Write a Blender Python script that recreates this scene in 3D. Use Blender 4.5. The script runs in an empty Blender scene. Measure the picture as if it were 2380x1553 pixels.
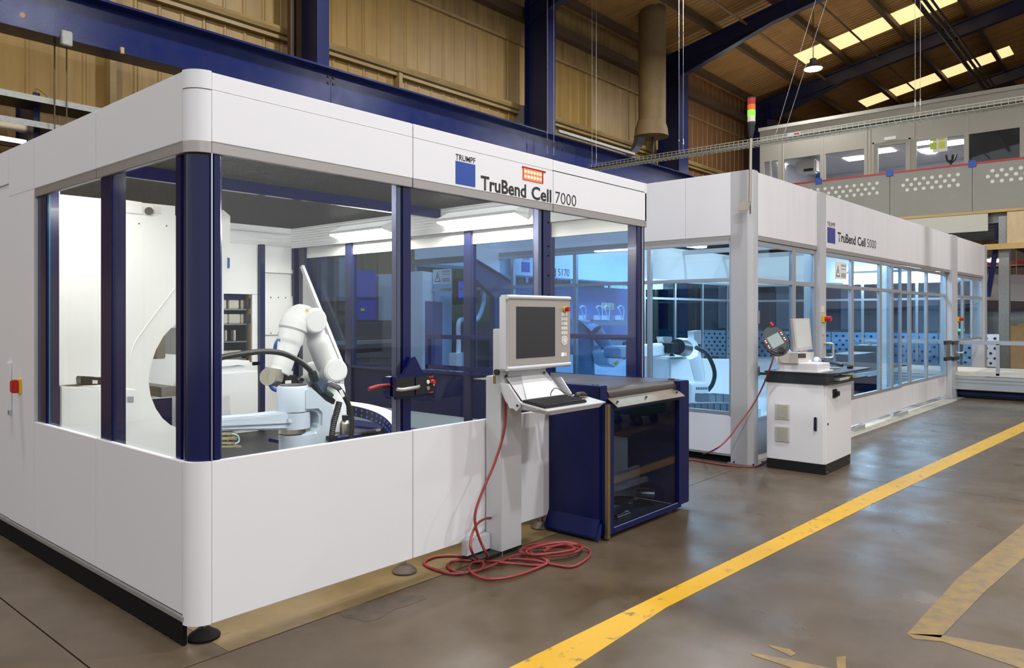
import bpy, bmesh, math, random
from mathutils import Matrix, Vector
random.seed(7)
SC = bpy.context.scene
COL = SC.collection
W, H = 2380, 1553
# ------------------------------------------------------------------ camera
TH = math.radians(40.8); FPX = 1748.0; CX, HY = 1190.0, 733.0
CAM = (-1.707, -3.476, 1.6)
FW = (math.cos(TH), math.sin(TH)); RT = (math.sin(TH), -math.cos(TH))
cd = bpy.data.cameras.new('camera'); cam = bpy.data.objects.new('camera', cd); COL.objects.link(cam)
cam.location = CAM; cam.rotation_euler = (math.pi/2, 0, TH - math.pi/2)
cd.sensor_width = 36; cd.lens = FPX/W*36; cd.shift_y = (HY-H/2)/W; cd.clip_end = 200; cd.clip_start = .05
SC.camera = cam
# ------------------------------------------------------------------ world, exposure
wd = bpy.data.worlds.new('world'); SC.world = wd; wd.use_nodes = True
wd.node_tree.nodes['Background'].inputs[0].default_value = (.96, .975, 1.0, 1)
wd.node_tree.nodes['Background'].inputs[1].default_value = .85
SC.view_settings.view_transform = 'Standard'; SC.view_settings.look = 'None'
SC.view_settings.gamma = 1; SC.view_settings.exposure = 0.0; SC.view_settings.use_curve_mapping = False
cy = SC.cycles
cy.transparent_max_bounces = 28; cy.max_bounces = 7; cy.diffuse_bounces = 3; cy.glossy_bounces = 3
cy.transmission_bounces = 6; cy.sample_clamp_indirect = 4; cy.caustics_reflective = False; cy.caustics_refractive = False
LAMP_W = 338.0          # each high bay lamp
TUBE7, TUBE5 = 72.0, 38.0   # luminaires inside the two cells
# ------------------------------------------------------------------ pixel -> place
def _ray(px, py):
    u = (px-CX)/FPX; v = (HY-py)/FPX
    return (FW[0]+u*RT[0], FW[1]+u*RT[1], v)
def fy(px, py, Y): d = _ray(px, py); t = (Y-CAM[1])/d[1]; return Vector((CAM[0]+t*d[0], Y, CAM[2]+t*d[2]))
def fx(px, py, X): d = _ray(px, py); t = (X-CAM[0])/d[0]; return Vector((X, CAM[1]+t*d[1], CAM[2]+t*d[2]))
def fz(px, py, Z=0.0): d = _ray(px, py); t = (Z-CAM[2])/d[2]; return Vector((CAM[0]+t*d[0], CAM[1]+t*d[1], Z))
A5 = math.radians(-1.7)
M5 = Matrix.Translation((6.10, -.20, 0)) @ Matrix.Rotation(A5, 4, 'Z')
M5I = M5.inverted()
def f5y(px, py, Y):
    o = M5I @ Vector(CAM); d = M5I.to_3x3() @ Vector(_ray(px, py)); t = (Y-o.y)/d.y; return o+d*t
def f5x(px, py, X):
    o = M5I @ Vector(CAM); d = M5I.to_3x3() @ Vector(_ray(px, py)); t = (X-o.x)/d.x; return o+d*t
# ------------------------------------------------------------------ materials
def lin(c): return tuple(((v/255)/12.92 if v/255 <= .04045 else ((v/255+.055)/1.055)**2.4) for v in c)+(1,)
MATS = {}
def mat(name, rgb, rough=.5, metal=0., spec=.5, var=0., vscale=4., stretch=(1,1,1), dark=None, bump=0., bscale=60., coat=0., rvar=0.):
    if name in MATS: return MATS[name]
    m = bpy.data.materials.new(name); m.use_nodes = True; MATS[name] = m
    nt = m.node_tree; N = nt.nodes; L = nt.links; b = N['Principled BSDF']
    c = lin(rgb); b.inputs['Base Color'].default_value = c
    b.inputs['Roughness'].default_value = rough; b.inputs['Metallic'].default_value = metal
    b.inputs['Specular IOR Level'].default_value = spec; b.inputs['Coat Weight'].default_value = coat
    if var or bump or rvar:
        tc = N.new('ShaderNodeTexCoord'); mp = N.new('ShaderNodeMapping'); mp.inputs['Scale'].default_value = stretch
        L.new(tc.outputs['Object'], mp.inputs['Vector'])
        nz = N.new('ShaderNodeTexNoise'); nz.inputs['Scale'].default_value = vscale; nz.inputs['Detail'].default_value = 6; nz.inputs['Roughness'].default_value = .6
        L.new(mp.outputs[0], nz.inputs['Vector'])
        if var:
            d = lin(dark) if dark else tuple(v*.55 for v in c[:3])+(1,)
            mr = N.new('ShaderNodeMapRange'); mr.inputs['From Min'].default_value = .38; mr.inputs['From Max'].default_value = .68
            mr.inputs['To Max'].default_value = var; L.new(nz.outputs['Fac'], mr.inputs['Value'])
            mx = N.new('ShaderNodeMix'); mx.data_type = 'RGBA'; mx.inputs[6].default_value = c; mx.inputs[7].default_value = d
            L.new(mr.outputs[0], mx.inputs[0]); L.new(mx.outputs[2], b.inputs['Base Color'])
        if rvar:
            mr = N.new('ShaderNodeMapRange'); mr.inputs['To Min'].default_value = max(.05, rough-rvar); mr.inputs['To Max'].default_value = rough+rvar
            mr.inputs['From Min'].default_value = .3; mr.inputs['From Max'].default_value = .7
            L.new(nz.outputs['Fac'], mr.inputs['Value']); L.new(mr.outputs[0], b.inputs['Roughness'])
        if bump:
            n2 = N.new('ShaderNodeTexNoise'); n2.inputs['Scale'].default_value = bscale; n2.inputs['Detail'].default_value = 4
            L.new(mp.outputs[0], n2.inputs['Vector'])
            bp = N.new('ShaderNodeBump'); bp.inputs['Strength'].default_value = bump; bp.inputs['Distance'].default_value = .01
            L.new(n2.outputs['Fac'], bp.inputs['Height']); L.new(bp.outputs[0], b.inputs['Normal'])
    return m
def emis(name, rgb, s):
    if name in MATS: return MATS[name]
    m = bpy.data.materials.new(name); m.use_nodes = True; MATS[name] = m
    b = m.node_tree.nodes['Principled BSDF']; b.inputs['Base Color'].default_value = lin(rgb)
    b.inputs['Emission Color'].default_value = lin(rgb); b.inputs['Emission Strength'].default_value = s
    return m
def glass(name, tint, refl=1.0, rough=.02):
    m = bpy.data.materials.new(name); m.use_nodes = True; MATS[name] = m
    nt = m.node_tree; N = nt.nodes; L = nt.links; N.remove(N['Principled BSDF'])
    t = N.new('ShaderNodeBsdfTransparent'); t.inputs[0].default_value = (*tint, 1)
    g = N.new('ShaderNodeBsdfGlossy'); g.inputs['Roughness'].default_value = rough
    f = N.new('ShaderNodeLayerWeight'); f.inputs['Blend'].default_value = .5
    pw = N.new('ShaderNodeMath'); pw.operation = 'POWER'; pw.inputs[1].default_value = 5; L.new(f.outputs['Facing'], pw.inputs[0])
    ml = N.new('ShaderNodeMath'); ml.operation = 'MULTIPLY_ADD'; ml.inputs[1].default_value = .6*refl; ml.inputs[2].default_value = .03*refl
    L.new(pw.outputs[0], ml.inputs[0])
    mx = N.new('ShaderNodeMixShader'); L.new(ml.outputs[0], mx.inputs[0]); L.new(t.outputs[0], mx.inputs[1]); L.new(g.outputs[0], mx.inputs[2])
    L.new(mx.outputs[0], N['Material Output'].inputs[0])
    return m
WHITE = mat('white_paint', (233, 231, 233), .42, var=.10, vscale=1.3, dark=(222, 219, 220))
WHITE5 = mat('white_paint_warm', (226, 222, 222), .45, var=.25, vscale=2.2, stretch=(3,3,.25), dark=(205, 199, 198))
INNER = mat('inner_white', (238, 238, 236), .45)
BAND = mat('silver_band', (172, 166, 162), .38, .55)
NAVY = mat('navy_paint', (12, 19, 72), .18, spec=.4, coat=.1)
NAVYM = mat('navy_satin', (8, 18, 70), .42, spec=.3, var=.2, vscale=9)
ALU = mat('aluminium', (196, 198, 200), .34, .75)
GREYP = mat('grey_post', (190, 188, 189), .42, .05, var=.15, vscale=3, stretch=(1,1,.2))
SILV = mat('silver_paint', (200, 199, 201), .38, .1)
SILVD = mat('silver_face', (176, 170, 162), .40, .3)
STEEL = mat('brushed_steel', (190, 180, 165), .28, 1., var=.3, vscale=12, stretch=(1,1,.1))
GALV = mat('galvanised', (150, 150, 145), .45, .6, var=.5, vscale=30)
CHROME = mat('chrome', (215, 215, 215), .12, 1.)
BLACK = mat('black_plastic', (24, 23, 24), .38)
NAVYG = mat('navy_grey', (30, 34, 66), .3)
TRIM = mat('trim_navy_metal', (96, 100, 126), .25, .7)
DUCT = mat('duct_brown', (112, 90, 54), .7, var=.4, vscale=4, dark=(88, 68, 40))
DARK = mat('dark_screen', (45, 43, 46), .3)
RUBBER = mat('black_rubber', (14, 13, 14), .8, spec=.2)
BELT = mat('belt_rubber', (62, 53, 48), .45, var=.5, vscale=6, dark=(44, 38, 36))
REDC = mat('red_cable', (138, 44, 42), .5, var=.35, vscale=8, dark=(98, 38, 36))
RED = mat('red_plastic', (185, 30, 30), .35)
YEL = mat('yellow_plastic', (235, 190, 20), .4)
LOGO = mat('logo_blue', (38, 74, 160), .45)
LOGO5 = mat('logo_blue_purple', (60, 62, 140), .45)
INK = mat('ink_black', (38, 33, 32), .5)
PAPER = mat('paper', (226, 226, 222), .7)
BROWN = mat('brown_steel', (84, 62, 40), .6, var=.5, vscale=3, stretch=(.3,1,1), dark=(52, 38, 26))
DKBLUE = mat('roof_navy_steel', (26, 30, 62), .4, var=.3, vscale=3)
BEAMBLUE = mat('beam_blue', (19, 31, 82), .22, spec=.28, var=.35, vscale=5, dark=(15, 24, 66), bump=.10, bscale=90, rvar=.04)
CLAD = mat('cladding_tan', (154, 122, 62), .5, var=.55, vscale=2.0, stretch=(3,3,.35), dark=(116, 88, 44), bump=.05, bscale=20)
CLADR = mat('cladding_red_brown', (122, 84, 46), .55, var=.6, vscale=1.8, stretch=(3,3,.4), dark=(88, 58, 30))  # browner tone for the sheets at the far end
CLADHI = mat('cladding_brown', (140, 112, 64), .55, var=.7, vscale=1.6, stretch=(3,3,.5), dark=(98, 72, 36))
ROOFM = mat('roof_sheet_brown', (158, 116, 62), .6, var=.5, vscale=1.4, stretch=(2,.4,1), dark=(116, 82, 42))
RAILT = mat('rail_tan', (150, 124, 76), .5, var=.6, vscale=2.5, stretch=(.4,1,1), dark=(104, 80, 44))
OFFW = mat('office_panel', (160, 156, 144), .55, var=.12, vscale=1.5)
BALU = mat('balustrade_grey', (142, 139, 128), .55, var=.3, vscale=1.2, dark=(128, 123, 112))
TIMB = mat('timber', (196, 164, 104), .6, var=.6, vscale=5, stretch=(1,.2,6), dark=(160, 126, 70))
PLY = mat('plywood', (204, 178, 138), .6, var=.3, vscale=4, stretch=(1,3,1))
CARD = mat('cardboard', (176, 142, 92), .7, var=.3, vscale=6)
SKYL = emis('rooflight', (255, 216, 158), 1.12)
TUBEM7 = emis('tube_white', (255, 250, 240), TUBE7)
TUBEM5 = emis('tube_cool', (225, 240, 255), TUBE5)
OFFL = emis('office_light', (255, 255, 255), 30)
CLEAR = glass('glass_clear', (.93, .95, .95))
BLUEG = glass('glass_blue', (.69, .85, .965), 1.0)
BLUEG7 = glass('glass_blue_smoke', (.60, .75, .94), 1.1)
SMOKE = glass('glass_smoke', (.74, .78, .86), .8)
ACRYL = glass('acrylic', (.90, .90, .90), 1.0)
OGLASS = glass('office_glass', (.93, .94, .95), .8)
# ------------------------------------------------------------------ mesh building
class MB:
    def __init__(s): s.v = []; s.f = []
    def add(s, vs, fs): n = len(s.v); s.v += [tuple(v) for v in vs]; s.f += [tuple(i+n for i in f) for f in fs]; return s
    def box(s, x0, x1, y0, y1, z0, z1):
        return s.add([(x, y, z) for z in (z0, z1) for y in (y0, y1) for x in (x0, x1)],
                     [(0,2,3,1), (4,5,7,6), (0,1,5,4), (2,6,7,3), (0,4,6,2), (1,3,7,5)])
    def bar(s, p0, p1, w, h, up=(0,0,1)):
        p0 = Vector(p0); p1 = Vector(p1); d = (p1-p0).normalized(); u = Vector(up)
        r = d.cross(u)
        if r.length < 1e-4: r = d.cross(Vector((1,0,0)))
        r.normalize(); u = r.cross(d); a = r*w/2; b = u*h/2
        return s.add([p0-a-b, p0+a-b, p0+a+b, p0-a+b, p1-a-b, p1+a-b, p1+a+b, p1-a+b],
                     [(0,1,2,3), (7,6,5,4), (0,4,5,1), (1,5,6,2), (2,6,7,3), (3,7,4,0)])
    def prism(s, poly, vec):
        n = len(poly); vec = Vector(vec); a = [Vector(p) for p in poly]
        return s.add(a+[p+vec for p in a], [tuple(range(n))[::-1], tuple(range(n, 2*n))]+[(i, (i+1) % n, n+(i+1) % n, n+i) for i in range(n)])
    def limb(s, pts, rad, n=12, cap=True):
        pts = [Vector(p) for p in pts]; m = len(pts)
        if not hasattr(rad, '__len__'): rad = [rad]*m
        t = [(pts[min(i+1, m-1)]-pts[max(i-1, 0)]).normalized() for i in range(m)]
        u = t[0].cross(Vector((0,0,1)))
        if u.length < 1e-3: u = t[0].cross(Vector((1,0,0)))
        u.normalize(); vs = []
        for i in range(m):
            u = (u-t[i]*u.dot(t[i])).normalized(); w = t[i].cross(u)
            vs += [pts[i]+(u*math.cos(2*math.pi*k/n)+w*math.sin(2*math.pi*k/n))*rad[i] for k in range(n)]
        fs = [(i*n+k, i*n+(k+1) % n, (i+1)*n+(k+1) % n, (i+1)*n+k) for i in range(m-1) for k in range(n)]
        if cap: fs += [tuple(range(n))[::-1], tuple(range((m-1)*n, m*n))]
        return s.add(vs, fs)
    def cyl(s, p0, p1, r, r1=None, n=16): return s.limb([p0, p1], [r, r if r1 is None else r1], n)
    def lathe(s, prof, c=(0,0,0), n=20):
        pts = [(c[0], c[1], c[2]+z) for r, z in prof]
        vs = []; m = len(prof)
        for (r, z) in prof: vs += [(c[0]+r*math.cos(2*math.pi*k/n), c[1]+r*math.sin(2*math.pi*k/n), c[2]+z) for k in range(n)]
        fs = [(i*n+k, i*n+(k+1) % n, (i+1)*n+(k+1) % n, (i+1)*n+k) for i in range(m-1) for k in range(n)]
        return s.add(vs, fs+[tuple(range(n))[::-1], tuple(range((m-1)*n, m*n))])
    def make(s, name, m, parent=None, bevel=0., smooth=False, T=None, kind=None):
        vs = [T @ Vector(v) for v in s.v] if T else s.v
        me = bpy.data.meshes.new(name); me.from_pydata(vs, [], s.f)
        bm = bmesh.new(); bm.from_mesh(me); bmesh.ops.recalc_face_normals(bm, faces=bm.faces)
        if bevel: bmesh.ops.bevel(bm, geom=[e for e in bm.edges if e.is_manifold and e.calc_face_angle(0) > .5], offset=bevel, segments=2, affect='EDGES', clamp_overlap=True)
        bm.to_mesh(me); bm.free()
        if smooth or bevel:
            me.polygons.foreach_set('use_smooth', [True]*len(me.polygons)); me.set_sharp_from_angle(angle=math.radians(38))
        me.materials.append(m)
        o = bpy.data.objects.new(name, me); COL.objects.link(o)
        if parent: put(o, parent)
        if kind: o['kind'] = kind
        return o
def put(o, parent):
    o.parent = parent
    if parent.type == 'EMPTY': o.matrix_parent_inverse = parent.matrix_basis.inverted()
def tag(o, label, cat, group=None, kind=None):
    o['label'] = label; o['category'] = cat
    if group: o['group'] = group
    if kind: o['kind'] = kind
    return o
def thing(name, label, cat, loc=(0,0,0), group=None):
    o = bpy.data.objects.new(name, None); COL.objects.link(o); o.location = loc; o.empty_display_size = .1
    return tag(o, label, cat, group)
def struct(name, label=None):
    o = bpy.data.objects.new(name, None); COL.objects.link(o); o['kind'] = 'structure'
    if label: o['label'] = label
    return o
def dup(root, loc, label=None):
    r = root.copy(); COL.objects.link(r); r.location = loc
    if label: r['label'] = label
    for ch in list(root.children):
        c = ch.copy(); COL.objects.link(c); c.parent = r; c.matrix_parent_inverse = ch.matrix_parent_inverse.copy()
        for g in list(ch.children):
            e = g.copy(); COL.objects.link(e); e.parent = c
    return r
def share(o, loc, parent=None):
    c = o.copy(); COL.objects.link(c); c.location = loc
    if parent: c.parent = parent
    return c
def bx(name, m, parent, *b, bevel=0., T=None): return MB().box(*b).make(name, m, parent, bevel, T=T)
def polyY(name, m, parent, pxs, Y, t, bevel=0., smooth=False):
    """an outline standing in the plane y=Y with its own thickness t towards +y"""
    return MB().prism([fy(a, b, Y) for a, b in pxs], (0, t, 0)).make(name, m, parent, bevel, smooth)
def polyX(name, m, parent, pxs, X, t, bevel=0.): return MB().prism([fx(a, b, X) for a, b in pxs], (t, 0, 0)).make(name, m, parent, bevel)
def spline(pts, n=8):
    P = [Vector(p) for p in pts]; P = [P[0]*2-P[1]]+P+[P[-1]*2-P[-2]]; out = []
    for i in range(1, len(P)-2):
        a, b, c, d = P[i-1:i+3]
        for k in range(n):
            t = k/n; out.append(.5*((2*b)+(c-a)*t+(2*a-5*b+4*c-d)*t*t+(3*b-a-3*c+d)*t**3))
    return out+[P[-2]]
FONTC = {}
def text(name, body, m, parent, org, ux, width, height, uz=(0,0,1), bold=0., T=None, ext=.001):
    """lettering fitted into width x height, baseline start at org, running along ux"""
    cu = bpy.data.curves.new(name, 'FONT'); cu.body = body; cu.offset = bold; cu.resolution_u = 3
    o = bpy.data.objects.new(name, cu); COL.objects.link(o); bpy.context.view_layer.update()
    me = bpy.data.meshes.new_from_object(o); COL.objects.unlink(o); bpy.data.objects.remove(o)
    xs = [v.co.x for v in me.vertices]; ys = [v.co.y for v in me.vertices]
    x0, x1, y0, y1 = min(xs), max(xs), min(ys), max(ys)
    org = Vector(org); ux = Vector(ux).normalized(); uz = Vector(uz)
    for v in me.vertices:
        p = org+ux*((v.co.x-x0)/(x1-x0)*width)+uz*((v.co.y-y0)/(y1-y0)*height)
        v.co = T @ p if T else p
    me.materials.clear(); me.materials.append(m); me.name = name
    t = bpy.data.objects.new(name, me); COL.objects.link(t)
    if parent: put(t, parent)
    return t
# ================================================================== lamps of the hall
def highbay(loc, label, lit=True):
    t = thing('high_bay_lamp', label, 'lamp', loc, 'high bay lamps under the roof')
    x, y, z = loc
    MB().lathe([(.05, .30), (.09, .28), (.10, .12), (.24, .06), (.26, .0), (.25, 0)], loc).make('lamp_housing', GALV, t, smooth=True)
    MB().cyl((x, y, z+.3), (x, y, roofz(y)), .012, n=6).make('hanger_rod', BROWN, t)
    MB().lathe([(.23, -.005), (.23, -.02)], loc).make('lens', emis('highbay_lens', (255, 250, 245), 40), t)
    d = bpy.data.lights.new('lamp_light', 'AREA'); d.shape = 'DISK'; d.size = .46; d.energy = LAMP_W; d.color = (.97, .985, 1)
    o = bpy.data.objects.new('lamp_light', d); COL.objects.link(o); o.location = (x, y, z-.03); put(o, t)
    return t
def roofz(y): return 9.62+.20*(8.3-y) if y > -6 else 9.62+.20*14.3-.20*(-6-y)
# ================================================================== floor
def floor_mat(name, base, dark, warm):
    m = bpy.data.materials.new(name); m.use_nodes = True; nt = m.node_tree; N = nt.nodes; L = nt.links; b = N['Principled BSDF']
    tc = N.new('ShaderNodeTexCoord')
    def nz(sc, det=6, ro=.6):
        n = N.new('ShaderNodeTexNoise'); n.inputs['Scale'].default_value = sc; n.inputs['Detail'].default_value = det; n.inputs['Roughness'].default_value = ro
        L.new(tc.outputs['Object'], n.inputs['Vector']); return n
    def ramp(src, a, c): r = N.new('ShaderNodeMapRange'); r.inputs['From Min'].default_value = a; r.inputs['From Max'].default_value = c; L.new(src.outputs['Fac'], r.inputs['Value']); return r
    n1, n2, n3 = nz(.8, 5, .65), nz(5, 8, .7), nz(2.1, 3, .5)
    m1 = N.new('ShaderNodeMix'); m1.data_type = 'RGBA'; m1.inputs[6].default_value = lin(base); m1.inputs[7].default_value = lin(warm); L.new(ramp(n1, .40, .62).outputs[0], m1.inputs[0])
    m2 = N.new('ShaderNodeMix'); m2.data_type = 'RGBA'; m2.inputs[7].default_value = lin(dark); L.new(m1.outputs[2], m2.inputs[6])
    r2 = ramp(n2, .52, .80); mm = N.new('ShaderNodeMath'); mm.operation = 'MULTIPLY'; mm.inputs[1].default_value = .6; L.new(r2.outputs[0], mm.inputs[0]); L.new(mm.outputs[0], m2.inputs[0])
    L.new(m2.outputs[2], b.inputs['Base Color'])
    rr = ramp(n3, .3, .7); rr.inputs['To Min'].default_value = .24; rr.inputs['To Max'].default_value = .46; L.new(rr.outputs[0], b.inputs['Roughness'])
    bp = N.new('ShaderNodeBump'); bp.inputs['Strength'].default_value = .006; bp.inputs['Distance'].default_value = .01; L.new(n2.outputs['Fac'], bp.inputs['Height']); L.new(bp.outputs[0], b.inputs['Normal'])
    b.inputs['Specular IOR Level'].default_value = .45
    MATS[name] = m; return m
FLO = floor_mat('concrete', (91, 77, 62), (56, 45, 32), (76, 62, 43))
FLO2 = floor_mat('concrete_pale', (126, 106, 72), (84, 68, 44), (104, 86, 56))
fl = struct('floor', 'brown grey sealed concrete floor of the hall')
xs = [-.377+6.457*i for i in range(-3, 9)]; ys = [-.125+6.4*i for i in range(-4, 3)]
for i in range(len(xs)-1):
    for j in range(len(ys)-1):
        bx('floor_slab', FLO, fl, xs[i]+.004, xs[i+1]-.004, ys[j]+.004, ys[j+1]-.004, -.15, 0)
tag(bx('floor_strip', FLO2, None, .12, 2.72, -.118, .3, .0, .0015), 'pale tan strip of unsealed concrete along the front of the near cell', 'floor marking')
bx('floor_base', mat('joint_dark', (40, 36, 32), .9), fl, xs[0], xs[-1], ys[0], ys[-1], -.25, -.15)
def worn(name, rgb, wear, wid=.12, base=(90, 80, 66)):
    m = mat(name, rgb, .5, var=1.0, vscale=11, dark=base)
    for n in m.node_tree.nodes:
        if n.type == 'MAP_RANGE': n.inputs['From Min'].default_value = wear; n.inputs['From Max'].default_value = wear+wid
    return m
YL1 = worn('yellow_line_paint', (198, 152, 14), .58); YL2 = worn('faded_yellow_paint', (136, 106, 44), .33, .40)
def strip(name, label, pts_a, pts_b, m):
    a = [fz(*p) for p in pts_a]; b = [fz(*p) for p in pts_b]; n = len(a); k = MB()
    vs = [(p.x, p.y, .0) for p in a]+[(p.x, p.y, .0) for p in b]+[(p.x, p.y, .002) for p in a]+[(p.x, p.y, .002) for p in b]
    fs = []
    for i in range(n-1): fs += [(2*n+i, 2*n+i+1, 3*n+i+1, 3*n+i), (i, n+i, n+i+1, i+1), (i, i+1, 2*n+i+1, 2*n+i), (n+i, 3*n+i, 3*n+i+1, n+i+1)]
    fs += [(0, 2*n, 3*n, n), (n-1, 2*n-1, 4*n-1, 3*n-1)]
    return tag(k.add(vs, fs).make(name, m), label, 'floor marking')
strip('floor_line', 'long yellow painted floor line running past both white cells', [(1060, 1618), (1190, 1550), (1500, 1398), (1800, 1252), (2020, 1143), (2380, 981), (2560, 905)],
      [(1190, 1628), (1335, 1552), (1548, 1413), (1830, 1270), (2055, 1158), (2380, 1003), (2560, 922)], YL1)
strip('floor_line', 'faded yellow floor line slanting up to the right picture edge', [(2108, 1474), (2225, 1345), (2380, 1218), (2480, 1140), (2700, 1000)], [(2186, 1483), (2290, 1375), (2380, 1297), (2480, 1215), (2700, 1060)], YL2)
strip('floor_line', 'short worn yellow floor line across the bottom right corner', [(2108, 1474), (2186, 1477), (2380, 1512), (2560, 1545)], [(2125, 1486), (2190, 1492), (2380, 1557), (2560, 1610)], YL2)
strip('floor_arrow', 'worn yellow arrow stroke on the floor at the bottom edge', [(1745, 1518), (1830, 1533), (1925, 1553), (1990, 1575)], [(1748, 1523), (1815, 1545), (1880, 1567), (1930, 1590)], YL2)
strip('floor_arrow', 'short yellow paint smear above the worn floor arrow', [(1786, 1500), (1836, 1510), (1850, 1520)], [(1790, 1504), (1826, 1520), (1838, 1527)], YL2)
strip('floor_arrow', 'small yellow paint patch right of the worn floor arrow', [(1944, 1528), (1945, 1550), (1950, 1570)], [(1966, 1526), (1966, 1550), (1972, 1570)], YL2)
st_ = [fz(x, y) for x, y in ((776, 1418), (800, 1408), (838, 1404), (880, 1396), (930, 1386), (985, 1384), (992, 1392), (950, 1408), (915, 1418), (880, 1440), (850, 1446), (822, 1438), (800, 1436), (790, 1428))]
tag(MB().prism([(p.x, p.y, 0) for p in st_], (0, 0, .0012)).make('floor_stain', mat('stain_dark', (66, 56, 46), .45, var=.8, vscale=14, dark=(92, 76, 58))), 'dark oily stain on the floor in front of the near cell', 'stain')
# ================================================================== back wall
wb = struct('wall_back', 'tan ribbed metal cladding wall behind the cells')
def sheet_mesh(w, z0, z1, ribs=3, d=.022):
    k = MB(); xs = []; p = w/ribs
    for i in range(ribs): xs += [(i*p, 0), (i*p+p*.80, 0), (i*p+p*.86, -d), (i*p+p*.94, -d)]
    xs.append((w, 0)); n = len(xs)
    vs = [(x, y, z0) for x, y in xs]+[(x, y, z1) for x, y in xs]+[(x, y+.012, z0) for x, y in xs]+[(x, y+.012, z1) for x, y in xs]
    fs = [(i, i+1, n+i+1, n+i) for i in range(n-1)]+[(2*n+i, 3*n+i, 3*n+i+1, 2*n+i+1) for i in range(n-1)]
    return k.add(vs, fs)
far_ = {}
for r, (z0, z1, m, yo) in enumerate(((0, 6.62, CLAD, 8.32), (6.55, 8.22, CLAD, 8.345), (8.15, 9.75, CLADHI, 8.32))):
    base = None
    for i in range(44):
        x = -5.4+1.08*i
        if base is None: base = sheet_mesh(1.075, z0, z1).make('cladding_sheet', m, wb); base.location = (x, yo, 0)
        elif x < 19.5: share(base, (x, yo, 0), wb)
        else:
            c = share(base, (x, yo, 0), wb)
            if c.data.name not in far_: far_[c.data.name] = c.data.copy(); far_[c.data.name].materials[0] = CLADR
            c.data = far_[c.data.name]
MB().limb([(-6, 8.24, 6.60), (42, 8.24, 6.60)], .085, 8).make('sheeting_rail', RAILT, wb, smooth=True)
MB().box(-6, 42, 8.2, 8.31, 6.44, 6.50).make('sheeting_rail', RAILT, wb)
MB().box(-6, 42, 8.28, 8.33, 8.16, 8.22).make('sheeting_rail', RAILT, wb)
MB().box(-6, 42, 8.08, 8.31, 8.72, 8.98).make('sheeting_rail', BROWN, wb)
for px, top in ((928, 190), (256, 120)):
    p = fy(px, top, 8.15); bx('cladding_post', RAILT, wb, p.x, p.x+.09, 8.15, 8.3, 4.2, 6.5)
p = fy(1210, 240, 8.15); bx('conduit_box', GALV, wb, p.x, p.x+.42, 8.05, 8.3, 5.7, 6.62)
# columns
def column(px0, px1, label, z1=9.3):
    a = fy(px0, 200, 7.3).x; b = fy(px1, 200, 7.3).x
    t = thing('steel_column', label, 'column', ((a+b)/2, 7.5, 0), 'blue steel columns along the back wall')
    bx('front_flange', NAVYM, t, a, b, 7.3, 7.33, 0, z1)
    bx('back_flange', NAVYM, t, a, b, 7.97, 8.0, 0, z1)
    bx('web', DKBLUE, t, (a+b)/2-.012, (a+b)/2+.012, 7.33, 7.97, 0, z1)
    return t, (a+b)/2
cols = []
for a, b, l in ((737, 765, 'wide blue steel column at the left above the beam'), (1273, 1291, 'blue steel column behind the lettering of the nearer cell'),
                (1578, 1600, 'blue steel column beside the round exhaust duct'), (1783, 1800, 'farthest blue steel column behind the signal tower')):
    cols.append(column(a, b, l)[1])
t, _ = column(78, 93, 'short piece of blue column seen below the left cable tray', 4.42)
for k, (px, w) in enumerate(((668, .07), (684, .09), (700, .06))):
    p = fy(px, 60, 8.0); tag(bx('wall_conduit', BROWN, None, p.x, p.x+w, 7.9, 8.0, 5.2, 9.6), ('dark cable duct at the outer left of the wide blue column', 'dark cable duct in the middle left of the wide blue column', 'narrow dark duct hugging the wide blue column')[k], 'duct')
# crane beam
t = thing('runway_beam', 'long glossy blue steel beam along the back wall above the cells', 'beam', (6, 7, 5))
for x0, x1 in ((-4, fy(769, 230, 6.9).x-.003), (fy(769, 230, 6.9).x+.003, 12.6), (12.606, 19.2), (19.206, 30)):
    bx('beam_web', BEAMBLUE, t, x0, x1, 6.90, 6.93, 5.03, 5.60)
    bx('beam_flange', BEAMBLUE, t, x0, x1, 6.72, 7.10, 5.60, 5.63)
    bx('beam_flange', BEAMBLUE, t, x0, x1, 6.72, 7.10, 5.0, 5.03)
for cxp in (769, 1302):
    for dx in (-6, 6):
        for dy in (-7, 8):
            p = fy(cxp+dx, (187 if cxp == 769 else 338)+dy+(dx*.28), 6.9)
            MB().cyl((p.x, 6.885, p.z), (p.x, 6.90, p.z), .022, n=8).make('bolt', BLACK, t)
c = fy(140, 88, 6.72); bx('beam_clamp', GALV, t, c.x, c.x+.12, 6.66, 6.74, c.z-.09, c.z+.09, bevel=.01)
c = fy(280, 115, 6.72); bx('beam_clamp', mat('tan_clip', (170, 140, 90)), t, c.x, c.x+.04, 6.7, 6.74, c.z-.05, c.z+.03)
MB().limb([fy(52, 35, 6.89), fy(52, 35, 6.899)], .03, 10).make('beam_sticker', mat('orange_dot', (190, 150, 110)), t)
bx('cable_gutter', GALV, t, fy(1293, 330, 6.7).x, fy(1470, 360, 6.7).x, 6.62, 6.70, 5.66, 5.72)
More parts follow.
